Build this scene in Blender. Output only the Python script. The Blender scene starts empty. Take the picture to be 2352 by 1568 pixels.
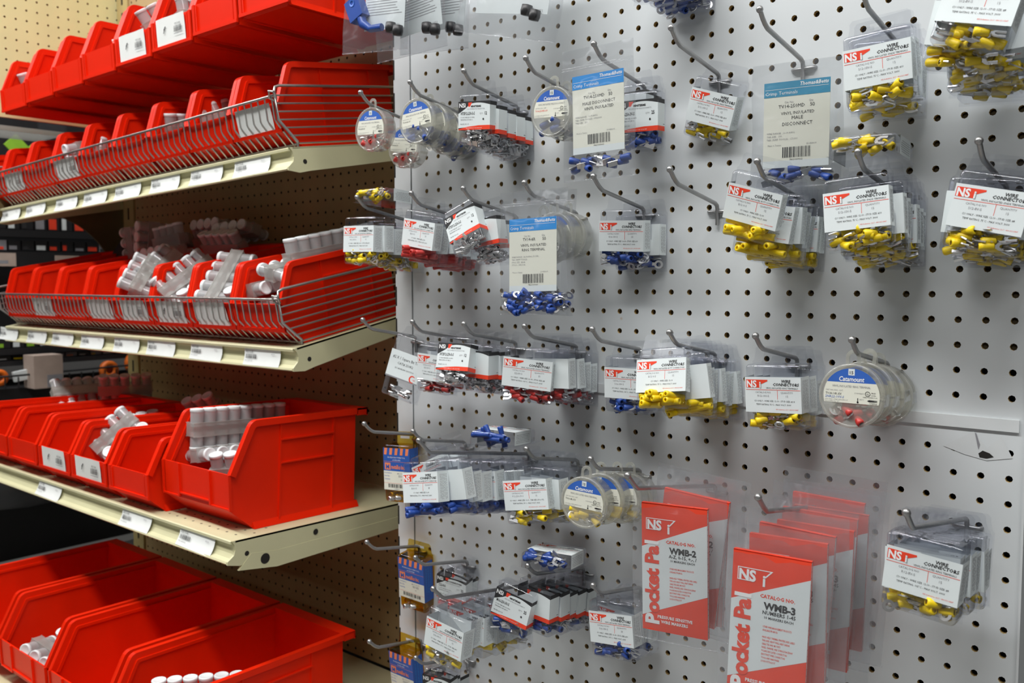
import bpy, math, random
from mathutils import Matrix, Vector, Euler
# ---------------------------------------------------------------- scene set-up (design units: inches; origin on the white board, floor 37 below)
S = 0.0254; ZO = 37.0
scn = bpy.context.scene
col = scn.collection
vs = scn.view_settings
vs.view_transform = 'Standard'; vs.look = 'None'; vs.gamma = 1.0; vs.exposure = 0.15
try: vs.use_curve_mapping = False
except Exception: pass
cy = scn.cycles
cy.transparent_max_bounces = 48; cy.max_bounces = 10; cy.diffuse_bounces = 4; cy.glossy_bounces = 3
cy.transmission_bounces = 4; cy.caustics_reflective = False; cy.caustics_refractive = False
cy.sample_clamp_indirect = 3.0
def camera():
    f, yaw, pitch, roll = 2067.855, -0.7040, -0.0684, 0.0023
    C = Vector((27.6188, -38.6972, -0.381 + ZO)) * S
    cyw, syw, cp, sp = math.cos(yaw), math.sin(yaw), math.cos(pitch), math.sin(pitch)
    fwd = Vector((syw * cp, cyw * cp, sp)); right = Vector((cyw, -syw, 0)); down = -right.cross(fwd)
    cr, sr = math.cos(roll), math.sin(roll)
    r2 = right * cr + down * sr; d2 = -right * sr + down * cr
    M = Matrix((r2, -d2, -fwd)).transposed().to_4x4(); M.translation = C
    cd = bpy.data.cameras.new('camera'); o = bpy.data.objects.new('camera', cd); col.objects.link(o)
    o.matrix_world = M
    cd.sensor_width = 36.0; cd.lens = f / 2352 * 36.0; cd.clip_start = 0.02; cd.clip_end = 60
    cd.dof.use_dof = True; cd.dof.focus_distance = 1.0; cd.dof.aperture_fstop = 9.0
    scn.camera = o
camera()
w = bpy.data.worlds.new('store_ambient'); scn.world = w; w.use_nodes = True
w.node_tree.nodes['Background'].inputs[0].default_value = (1.0, 0.97, 0.93, 1)
w.node_tree.nodes['Background'].inputs[1].default_value = 0.04
def area(name, x, y, z, sx, sy, power, rot=(0, 0, 0), color=(1, 1.0, 0.985)):
    l = bpy.data.lights.new(name, 'AREA'); l.shape = 'RECTANGLE'; l.size = sx * S; l.size_y = sy * S
    l.energy = power; l.color = color
    o = bpy.data.objects.new(name, l); col.objects.link(o); o.location = (x * S, y * S, (z + ZO) * S); o.rotation_euler = rot
area('ceiling_tube_light', -4, -48, 70, 84, 7, 56)
area('ceiling_tube_light', -98, -40, 70, 84, 7, 46)
area('ceiling_tube_light', 96, -44, 70, 84, 7, 30)  # unseen tube added to brighten the right-facing bin sides
area('ceiling_tube_light', -4, -20, 70, 84, 7, 10)  # added weak overhead fill, lifts the tops of things
area('ceiling_tube_light', -100, -185, 72, 120, 10, 12)
area('ceiling_tube_light', -76, 0, 70, 7, 60, 16)
# the camera's pop-up flash glancing at the boards
fl = bpy.data.lights.new('camera_flash', 'POINT'); fl.energy = 1.2; fl.shadow_soft_size = 0.03
fo = bpy.data.objects.new('camera_flash', fl); col.objects.link(fo); fo.location = (27.6 * S, -38.7 * S, (4.0 + ZO) * S)

# ---------------------------------------------------------------- materials
MATS = {}
def nodes(name):
    m = bpy.data.materials.new(name); m.use_nodes = True; MATS[name] = m
    return m, m.node_tree, m.node_tree.nodes['Principled BSDF'], m.node_tree.nodes['Material Output']
def mat(name, c, rough=0.5, metal=0.0, var=0.06, scale=9.0, bump=0.0, spec=0.5, stain=None, bscale=None):
    m, nt, p, out = nodes(name)
    tc = nt.nodes.new('ShaderNodeTexCoord'); n = nt.nodes.new('ShaderNodeTexNoise')
    n.inputs['Scale'].default_value = scale / S / 10; n.inputs['Detail'].default_value = 3
    nt.links.new(tc.outputs['Object'], n.inputs['Vector'])
    r = nt.nodes.new('ShaderNodeValToRGB')
    r.color_ramp.elements[0].position = .3; r.color_ramp.elements[1].position = .7
    r.color_ramp.elements[0].color = tuple(max(0, v * (1 - var)) for v in c) + (1,)
    r.color_ramp.elements[1].color = tuple(min(1, v * (1 + var)) for v in c) + (1,)
    nt.links.new(n.outputs['Fac'], r.inputs['Fac'])
    src = r.outputs['Color']
    if stain:
        v = nt.nodes.new('ShaderNodeTexVoronoi'); v.inputs['Scale'].default_value = stain[1]
        nt.links.new(tc.outputs['Object'], v.inputs['Vector'])
        rr = nt.nodes.new('ShaderNodeValToRGB'); rr.color_ramp.elements[0].position = stain[2]; rr.color_ramp.elements[1].position = stain[2] + .015
        rr.color_ramp.elements[0].color = (1, 1, 1, 1); rr.color_ramp.elements[1].color = (0, 0, 0, 1)
        nt.links.new(v.outputs['Distance'], rr.inputs['Fac'])
        mx = nt.nodes.new('ShaderNodeMix'); mx.data_type = 'RGBA'
        nt.links.new(rr.outputs['Color'], mx.inputs[0]); nt.links.new(src, mx.inputs[6]); mx.inputs[7].default_value = stain[0] + (1,)
        src = mx.outputs[2]
    nt.links.new(src, p.inputs['Base Color'])
    p.inputs['Roughness'].default_value = rough; p.inputs['Metallic'].default_value = metal
    p.inputs['Specular IOR Level'].default_value = spec
    if bump:
        b = nt.nodes.new('ShaderNodeBump'); b.inputs['Strength'].default_value = bump; b.inputs['Distance'].default_value = 0.001
        n2 = nt.nodes.new('ShaderNodeTexNoise'); n2.inputs['Scale'].default_value = (bscale or scale * 4) / S / 10
        nt.links.new(tc.outputs['Object'], n2.inputs['Vector'])
        nt.links.new(n2.outputs['Fac'], b.inputs['Height']); nt.links.new(b.outputs['Normal'], p.inputs['Normal'])
    return m
def clear(name, tint=(.95, .96, .97), rough=.06, lo=.05, hi=.55, bump=0., bscale=14., haze=0.0, hazec=(.8, .82, .85)):
    m, nt, p, out = nodes(name); nt.nodes.remove(p)
    t = nt.nodes.new('ShaderNodeBsdfTransparent'); t.inputs[0].default_value = tint + (1,)
    g = nt.nodes.new('ShaderNodeBsdfAnisotropic') if False else nt.nodes.new('ShaderNodeBsdfGlossy')
    g.inputs['Color'].default_value = (.95, .96, 1, 1); g.inputs['Roughness'].default_value = rough
    lw = nt.nodes.new('ShaderNodeLayerWeight'); lw.inputs[0].default_value = .35
    mr = nt.nodes.new('ShaderNodeMapRange'); mr.inputs[3].default_value = lo; mr.inputs[4].default_value = hi
    pw = nt.nodes.new('ShaderNodeMath'); pw.operation = 'POWER'; pw.inputs[1].default_value = 2.2
    nt.links.new(lw.outputs['Facing'], pw.inputs[0]); nt.links.new(pw.outputs[0], mr.inputs[0])
    mix = nt.nodes.new('ShaderNodeMixShader'); nt.links.new(mr.outputs[0], mix.inputs[0])
    base = t.outputs[0]
    if haze:
        d = nt.nodes.new('ShaderNodeBsdfDiffuse'); d.inputs[0].default_value = hazec + (1,)
        tr = nt.nodes.new('ShaderNodeBsdfTranslucent'); tr.inputs[0].default_value = hazec + (1,)
        dm = nt.nodes.new('ShaderNodeMixShader'); dm.inputs[0].default_value = .4
        nt.links.new(d.outputs[0], dm.inputs[1]); nt.links.new(tr.outputs[0], dm.inputs[2])
        hm = nt.nodes.new('ShaderNodeMixShader'); hm.inputs[0].default_value = haze
        nt.links.new(t.outputs[0], hm.inputs[1]); nt.links.new(dm.outputs[0], hm.inputs[2]); base = hm.outputs[0]
    nt.links.new(base, mix.inputs[1]); nt.links.new(g.outputs[0], mix.inputs[2])
    nt.links.new(mix.outputs[0], out.inputs['Surface'])
    tc = nt.nodes.new('ShaderNodeTexCoord'); n2 = nt.nodes.new('ShaderNodeTexNoise'); n2.inputs['Scale'].default_value = bscale / S / 10
    n2.inputs['Detail'].default_value = 2
    b = nt.nodes.new('ShaderNodeBump'); b.inputs['Strength'].default_value = max(bump, .03); b.inputs['Distance'].default_value = 0.005 if bump else .002
    nt.links.new(tc.outputs['Object'], n2.inputs['Vector']); nt.links.new(n2.outputs['Fac'], b.inputs['Height'])
    nt.links.new(b.outputs['Normal'], g.inputs['Normal'])
    return m
mat('board_white', (.635, .665, .68), .42, var=.03, scale=2, stain=((.45, .22, .06), 9.0, .022))
mat('board_core', (.43, .31, .13), .8, var=.15, scale=30)
mat('board_tan_shaded', (.42, .31, .155), .6, var=.05, scale=3)  # tan board with the bay's shade put into its colour
mat('board_tan_lit', (.78, .78, .42), .6, var=.04, scale=3)  # same tan board, lightened in colour as if brightly lit
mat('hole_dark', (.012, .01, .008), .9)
mat('upright_white', (.63, .655, .665), .4, var=.03)
mat('shelf_cream', (.60, .575, .36), .45, var=.03, scale=4)
mat('panel_brown_shaded', (.13, .09, .035), .6); mat('upright_tan', (.46, .38, .17), .5, var=.04)  # end panel brown is darkened to stand in for shade
mat('bin_red', (.76, .017, .001), .42, var=.05, scale=3, spec=.18)
mat('wire_chrome', (.50, .49, .47), .3, .9, var=.08)
mat('hook_zinc', (.36, .36, .36), .36, .85, var=.08)
mat('tin_metal', (.72, .72, .72), .28, .95, var=.05)
mat('paper_white', (.70, .755, .765), .6, var=.015)
mat('paper_cream', (.74, .745, .65), .6, var=.03, scale=4)
mat('paper_tag', (.80, .82, .80), .55, var=.02)
mat('ink_black', (.02, .02, .022), .6)
mat('ink_gray', (.25, .25, .27), .6)
mat('ink_red', (.80, .055, .02), .5)
mat('ink_blue', (.03, .12, .48), .5)
mat('ink_skyblue', (.0, .25, .68), .45)
mat('ink_teal', (.02, .25, .42), .45)
mat('ink_white', (.85, .86, .87), .5)
mat('card_blue', (.02, .10, .42), .5); mat('card_orange', (.86, .25, .10), .5)
mat('vinyl_yellow', (.86, .62, .005), .42, var=.05, scale=12)
mat('vinyl_blue', (.015, .06, .30), .42, var=.06, scale=12)
mat('vinyl_red', (.50, .03, .025), .42, var=.06, scale=12)
mat('cap_white', (.76, .79, .80), .45, var=.03)
mat('black_plastic', (.015, .015, .017), .45)
mat('rack_black', (.012, .012, .014), .5)
mat('orange_plastic', (.75, .15, .01), .45); mat('green_lime', (.28, .55, .04), .5); mat('brown_tag', (.42, .33, .28), .7)
mat('floor_tile', (.26, .26, .25), .5, var=.06, scale=.6)
mat('plain_wall', (.55, .53, .48), .8); mat('ceiling_white', (.75, .75, .73), .9)
clear('clear_plastic', (.93, .935, .95), .08, .05, .75)
clear('clear_bag', (.94, .945, .95), .13, .06, .45, bump=1.0, bscale=5., haze=.06)
clear('can_plastic', (.93, .93, .90), .14, .06, .5, haze=.30, hazec=(.82, .82, .76))
clear('amber_plastic', (.72, .50, .06), .09, .05, .4)
clear('cup_plastic', (.92, .92, .92), .14, .06, .4, haze=.62, hazec=(.74, .75, .76))
clear('tray_plastic', (.90, .90, .88), .12, .08, .5, haze=.42, hazec=(.72, .72, .69))

# ---------------------------------------------------------------- mesh builder
class MB:
    def __init__(s): s.v = []; s.f = []; s.m = []; s.sm = []; s.mats = []
    def mi(s, name):
        if name not in s.mats: s.mats.append(name)
        return s.mats.index(name)
    def add(s, V, F, m, smooth=False, M=None):
        b = len(s.v); i = s.mi(m)
        s.v += [tuple(M @ Vector(p)) for p in V] if M is not None else [tuple(p) for p in V]
        for f in F: s.f.append([b + k for k in f]); s.m.append(i); s.sm.append(smooth)
    def box(s, x0, x1, y0, y1, z0, z1, m, M=None):
        V = [(x, y, z) for x in (x0, x1) for y in (y0, y1) for z in (z0, z1)]
        F = [(0, 1, 3, 2), (4, 6, 7, 5), (0, 4, 5, 1), (2, 3, 7, 6), (0, 2, 6, 4), (1, 5, 7, 3)]
        s.add(V, F, m, False, M)
    def prism(s, poly, a0, a1, m, axis='x', M=None, smooth=False):
        # poly in the two other axes (x: (y,z), y: (x,z), z: (x,y))
        def P(p, a): return {'x': (a, p[0], p[1]), 'y': (p[0], a, p[1]), 'z': (p[0], p[1], a)}[axis]
        n = len(poly); V = [P(p, a0) for p in poly] + [P(p, a1) for p in poly]
        s.add(V, [tuple(range(n)), tuple(range(2 * n - 1, n - 1, -1))], m, False, M)
        s.add(V, [(i, i + n, (i + 1) % n + n, (i + 1) % n) for i in range(n)], m, smooth, M)
    def strip(s, outer, inner, a0, a1, m, axis='x', M=None):
        # closed band between two open polylines, extruded
        for i in range(len(outer) - 1):
            s.prism([outer[i], outer[i + 1], inner[i + 1], inner[i]], a0, a1, m, axis, M)
    def tube(s, path, r, m, n=8, M=None, caps=True):
        P = [Vector(p) for p in path]; rings = []
        for i, p in enumerate(P):
            t = (P[min(i + 1, len(P) - 1)] - P[max(i - 1, 0)]).normalized()
            a = t.cross(Vector((0, 0, 1)))
            if a.length < .2: a = t.cross(Vector((1, 0, 0)))
            a.normalize(); b = t.cross(a)
            rr = r[i] if isinstance(r, (list, tuple)) else r
            rings.append([p + (a * math.cos(2 * math.pi * k / n) + b * math.sin(2 * math.pi * k / n)) * rr for k in range(n)])
        V = [q for R in rings for q in R]
        F = [(i * n + k, i * n + (k + 1) % n, (i + 1) * n + (k + 1) % n, (i + 1) * n + k) for i in range(len(P) - 1) for k in range(n)]
        s.add(V, F, m, True, M)
        if caps: s.add(rings[0], [tuple(range(n - 1, -1, -1))], m, False, M); s.add(rings[-1], [tuple(range(n))], m, False, M)
    def lathe(s, prof, m, n=24, axis='y', M=None, smooth=True):
        # prof: (radius, along); revolve around axis
        def P(r, a, t):
            c, d = r * math.cos(t), r * math.sin(t)
            return {'y': (c, a, d), 'z': (c, d, a), 'x': (a, c, d)}[axis]
        V = [P(r, a, 2 * math.pi * k / n) for r, a in prof for k in range(n)]
        F = [(i * n + k, i * n + (k + 1) % n, (i + 1) * n + (k + 1) % n, (i + 1) * n + k) for i in range(len(prof) - 1) for k in range(n)]
        s.add(V, F, m, smooth, M)
    def sphere(s, c, r, m, n=10):
        pr = [(r * math.sin(math.pi * i / 6) + 1e-4, -r * math.cos(math.pi * i / 6)) for i in range(7)]
        s.lathe(pr, m, n, 'z', Matrix.Translation(c))
    def poly(s, pts, y, m, M=None):
        s.add([(p[0], y, p[1]) for p in pts], [tuple(range(len(pts)))], m, False, M)
    def rect(s, x0, x1, z0, z1, y, m, M=None): s.poly([(x0, z0), (x1, z0), (x1, z1), (x0, z1)], y, m, M)
    def text(s, str_, x, z, y, size, m, align='C', sx=1., shear=0., bold=0., rot=0., M=None):
        V, F, wd = text_geo(str_, bold)
        off = {'C': wd / 2, 'L': 0, 'R': wd}[align]
        c, d = math.cos(rot), math.sin(rot); out = []
        for a, b in V:
            a = ((a - off) + shear * b) * sx * size; b = b * size
            out.append((x + a * c - b * d, y, z + a * d + b * c))
        s.add(out, F, m, False, M)
    def mesh(s, name):
        me = bpy.data.meshes.new(name)
        me.from_pydata([(a * S, b * S, c * S) for a, b, c in s.v], [], s.f)
        for n in s.mats: me.materials.append(MATS[n])
        me.polygons.foreach_set('material_index', s.m); me.polygons.foreach_set('use_smooth', s.sm)
        me.update(); return me
TXT = {}
def text_geo(st, bold=0.):
    k = (st, bold)
    if k not in TXT:
        c = bpy.data.curves.new('type', 'FONT'); c.body = st; c.size = 1.0; c.resolution_u = 1 if len(st) > 9 else 3; c.offset = bold; c.fill_mode = 'FRONT'
        o = bpy.data.objects.new('type', c); me = o.to_mesh()
        V = [(v.co.x, v.co.y) for v in me.vertices]; F = [tuple(p.vertices) for p in me.polygons]
        F2 = []
        for f in F:
            ar = sum(V[f[i]][0] * V[f[(i + 1) % len(f)]][1] - V[f[(i + 1) % len(f)]][0] * V[f[i]][1] for i in range(len(f)))
            F2.append(f if ar > 0 else tuple(reversed(f)))
        xs = [p[0] for p in V] or [0]; mn = min(xs)
        V = [(a - mn, b) for a, b in V]; TXT[k] = (V, F2, max(xs) - mn)
        o.to_mesh_clear(); bpy.data.objects.remove(o); bpy.data.curves.remove(c)
    return TXT[k]
# ---------------------------------------------------------------- objects
def O(name, me, parent=None, loc=(0, 0, 0), rot=(0, 0, 0)):
    o = bpy.data.objects.new(name, me if not isinstance(me, MB) else me.mesh(name)); col.objects.link(o)
    if parent is not None: o.parent = parent; o.location = Vector(loc) * S
    else: o.location = (loc[0] * S, loc[1] * S, (loc[2] + ZO) * S)
    o.rotation_mode = 'XYZ'; o.rotation_euler = rot
    return o
def tag(o, label, cat, group=None):
    o['label'] = label; o['category'] = cat
    if group: o['group'] = group
    return o
def thing(name, label, cat, loc, rot=(0, 0, 0), group=None):
    return tag(O(name, None, None, loc, rot), label, cat, group)
def struct(name, mb, loc=(0, 0, 0), rot=(0, 0, 0), parent=None):
    o = O(name, mb, parent, loc, rot)
    if parent is None: o['kind'] = 'structure'
    return o
def setM(o, M):  # world matrix in inches (above z=-37)
    q = M.to_euler('XYZ'); o.rotation_euler = q; t = M.translation; o.location = (t.x * S, t.y * S, (t.z + ZO) * S)
ORD = ['first', 'second', 'third', 'fourth', 'fifth', 'sixth', 'seventh', 'eighth', 'ninth', 'tenth', 'eleventh', 'twelfth']
def Rm(yaw, pitch, roll):
    return (Matrix.Rotation(math.radians(yaw), 4, 'Z') @ Matrix.Rotation(math.radians(pitch), 4, 'X') @ Matrix.Rotation(math.radians(roll), 4, 'Y'))
# ================================================================ SETTING
def pegboard(xs, zs, th, r, n, mface, mcore, skip=()):
    """sheet facing -Y at y=0 with a hole at every (x,z)"""
    mb = MB(); hv = [(math.cos(2 * math.pi * k / n), math.sin(2 * math.pi * k / n)) for k in range(n)]
    sq = []
    for c, s in hv:
        q = .5 / max(abs(c), abs(s)); sq.append((c * q, s * q))
    V = []; F = []; V2 = []; F2 = []
    for x in xs:
        for z in zs:
            b = len(V); V += [(x + a, 0, z + c) for a, c in sq] + [(x + a * r, 0, z + c * r) for a, c in hv]
            F += [(b + i, b + (i + 1) % n, b + n + (i + 1) % n, b + n + i) for i in range(n)]
            b = len(V2); V2 += [(x + a * r, 0, z + c * r) for a, c in hv] + [(x + a * r, th, z + c * r) for a, c in hv]
            F2 += [(b + i, b + (i + 1) % n, b + n + (i + 1) % n, b + n + i) for i in range(n)]
    mb.add(V, F, mface); mb.add(V2, F2, mcore, True)
    return mb
def setting():
    XL = -14.8
    # white board: upper and lower sheet either side of the joint strip
    up = pegboard([-12 + i for i in range(33)], [-5 + i for i in range(34)], .22, .14, 8, 'board_white', 'board_core')
    for x0, x1 in ((-13.3, -12.5),): up.rect(x0, x1, -5.5, 28.5, 0, 'board_white')
    struct('wall_right', up)
    lo = pegboard([-12 + i for i in range(33)], [-7.13 - i for i in range(29)], .22, .14, 8, 'board_white', 'board_core')
    lo.rect(-13.3, -12.5, -35.63, -6.63, 0, 'board_white')
    lo.rect(-13.3, 20.5, -6.63, -5.5, 0.0, 'board_white')
    struct('wall_front', lo)
    bk = MB(); bk.box(-13, 21, 1.0, 1.2, -3.4, 28, 'board_tan_shaded'); struct('trim_1', bk)          # back of the display behind the upper sheet
    bk = MB(); bk.box(-13, 21, 4.0, 4.2, -36, -3.5, 'hole_dark'); struct('gap_shade_sheet', bk)  # added dark sheet, stands in for the unlit gap behind the lower board
    u = MB(); u.box(XL, -13.36, -.06, 1.6, -37, 30, 'upright_white')
    for z in range(-34, 29, 2): u.box(XL - .012, XL + .1, -.075, .35, z, z + 1.2, 'hole_dark')
    struct('trim_3', u)
    e = MB(); e.box(20.5, 20.58, -.08, 1.6, -37, 30, 'upright_white'); struct('trim_4', e)
    dk = MB(); dk.box(20.58, 34, 1.2, 1.5, -37, 30, 'rack_black'); struct('trim_5', dk)
    tr = MB(); tr.poly([(17.6, -7.1), (18.7, -6.4), (19.2, -7.0), (19.7, -6.5), (20.1, -7.3), (19.2, -7.5), (18.4, -7.35)], -.02, 'upright_white'); tr.poly([(18.9, -7.25), (19.05, -7.12), (19.3, -7.2), (19.45, -7.33), (19.2, -7.42), (18.95, -7.4)], -.03, 'hole_dark'); tr.poly([(18.75, -6.45), (18.8, -6.45), (18.95, -6.9), (18.9, -7.1), (18.85, -6.9)], -.03, 'ink_gray'); struct('trim_12', tr)
    st = MB(); st.box(-13.3, 20.3, -.09, -.005, -6.28, -5.80, 'upright_white'); struct('trim_6', st)
    # tan back board of the shelving bay
    b = pegboard([-63 + i for i in range(47)], [-30.6 + .993 * i for i in range(64)], .2, .115, 8, 'board_tan_shaded', 'hole_dark')
    struct('wall_back', b, (0, 8, 0))
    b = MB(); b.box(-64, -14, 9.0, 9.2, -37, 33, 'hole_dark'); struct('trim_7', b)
    u = MB(); u.box(-65.7, -63.5, 7.8, 9.4, -37, 33, 'upright_tan')
    for z in range(-34, 31, 2): u.box(-64.75, -64.45, 7.78, 7.9, z, z + 1.2, 'hole_dark')
    struct('trim_8', u)
    # side divider board at the far end of the top row
    d = pegboard([-4 + i for i in range(13)], [15.8 + i for i in range(18)], .2, .11, 8, 'board_tan_lit', 'board_core')
    struct('wall_left', d, (-66.2, 0, 0), (0, 0, math.pi / 2))
    pb = MB(); pb.box(-66.6, -66.42, -4.5, 7.8, 15.3, 33, 'board_tan_shaded'); struct('trim_9', pb)
    # lower end panel with an arched cut-out
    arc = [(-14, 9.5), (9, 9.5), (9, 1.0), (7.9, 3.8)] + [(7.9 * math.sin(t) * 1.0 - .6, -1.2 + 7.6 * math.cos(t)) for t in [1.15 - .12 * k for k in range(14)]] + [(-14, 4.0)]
    a = MB(); a.prism(arc, -66.9, -66.7, 'panel_brown_shaded', 'x'); struct('trim_10', a)
    f = MB(); f.box(-260, 160, -220, 160, -37.5, -37, 'floor_tile'); struct('floor', f)
    c = MB(); c.box(-260, 160, -220, 160, 76, 77, 'ceiling_white'); struct('ceiling', c)
    wl = MB(); wl.box(-260, 160, 160, 162, -37, 76, 'plain_wall'); struct('wall_far', wl)  # plain store wall far beyond the next aisle
    # rail the top row of bins hangs on
    r = MB()
    for z in (19.1, 20.0): r.box(-64, -16, 7.55, 7.98, z, z + .5, 'upright_tan')
    struct('trim_11', r)
setting()
# ================================================================ SHELVES
def shelf_profile():  # (y,z): deck front edge at (0,0); price channel curling forward at its foot
    return [(0, 0), (-.07, -.05), (-.07, -.2), (.12, -.24), (.17, -.5), (.12, -.85), (-.05, -1.1), (-.34, -1.22), (-.40, -1.33), (-.32, -1.42), (-.05, -1.38), (.3, -1.1), (.32, -.15), (.3, 0)]
def shelf(name, label, M, x0, x1, depth, deck_holes=True):
    t = thing(name, label, 'shelf', (0, 0, 0)); setM(t, M)
    d = MB()
    d.box(x0, x1, .2, depth, -.12, 0, 'shelf_cream')
    if deck_holes:
        for i in range(int((x1 - x0) - 1)):
            for y in (1.0, 2.0, 3.2) if depth > 12 else (1.,):
                for k in (0,):
                    x = x0 + 1 + i + (.5 if y == 2.0 else 0)
                    d.add([(x + .09 * math.cos(a), y + .09 * math.sin(a), .004) for a in [j * math.pi / 4 for j in range(8)]], [tuple(range(8))], 'hole_dark')
    O('deck', d, t)
    c = MB(); c.prism(shelf_profile(), x0, x1 - .12, 'shelf_cream', 'x'); O('price_channel', c, t)
    for k, (xa, xb) in enumerate(((x1 - .12, x1), (x0, x0 + .1))):
        s = MB(); s.prism([(-.05, 0), (.14, -.25), (.2, -.6), (.1, -.9), (-.34, -1.22), (-.36, -1.42), (.5, -1.62), (1.35, -1.55), (depth, -1.15), (depth, 0)], xa, xb, 'shelf_cream', 'x')
        if k == 0:
            s.add([(x1 + .006, 1.0 + .16 * math.cos(a), -.95 + .16 * math.sin(a)) for a in [j * math.pi / 6 for j in range(12)]], [tuple(range(12))], 'hole_dark')
        O('end_bracket', s, t)
    return t
YF2, Z2, SL2 = -3.95, -4.75, math.atan(.198)
M2 = Matrix.Translation((-20.15, YF2, Z2)) @ Matrix.Rotation(SL2, 4, 'X')
M1 = Matrix.Translation((-20.15, -4.0, 7.98)) @ Matrix.Rotation(-math.radians(1.78), 4, 'Y') @ Matrix.Rotation(math.atan(.149), 4, 'X')
M3 = Matrix.Translation((-20.15, -8.73, -16.2)) @ Matrix.Rotation(-.02, 4, 'X')
M0 = Matrix.Translation((-20.15, -17.0, -31.35))
s1 = shelf('metal_shelf', 'cream metal shelf, highest, sloping, holding a wire basket', M1, -46.2, 0, 12.1)
s2 = shelf('metal_shelf', 'cream metal shelf sloping forward in the middle of the bay', M2, -46.2, 0, 12.1)
s3 = shelf('metal_shelf', 'deep level cream shelf with widely spaced bins and three price tags', M3, -46.2, 0, 16.6)
a = MB(); a.prism([(.4, -1.9), (3.2, -2.25), (16.6, -1.7), (16.6, -.9), (3.2, -1.2), (1.3, -1.0)], -.16, .02, 'shelf_cream', 'x')
for y, z, r in ((2.3, -1.55, .34), (6.2, -.62, .2)):
    a.add([(.03, y + r * math.cos(k * math.pi / 8), z + r * math.sin(k * math.pi / 8)) for k in range(16)], [tuple(range(16))], 'hole_dark')
O('support_arm', a, s3)
s0 = shelf('base_deck', 'lowest cream base deck under the four largest red bins', M0, -46.2, 6, 25)
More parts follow.
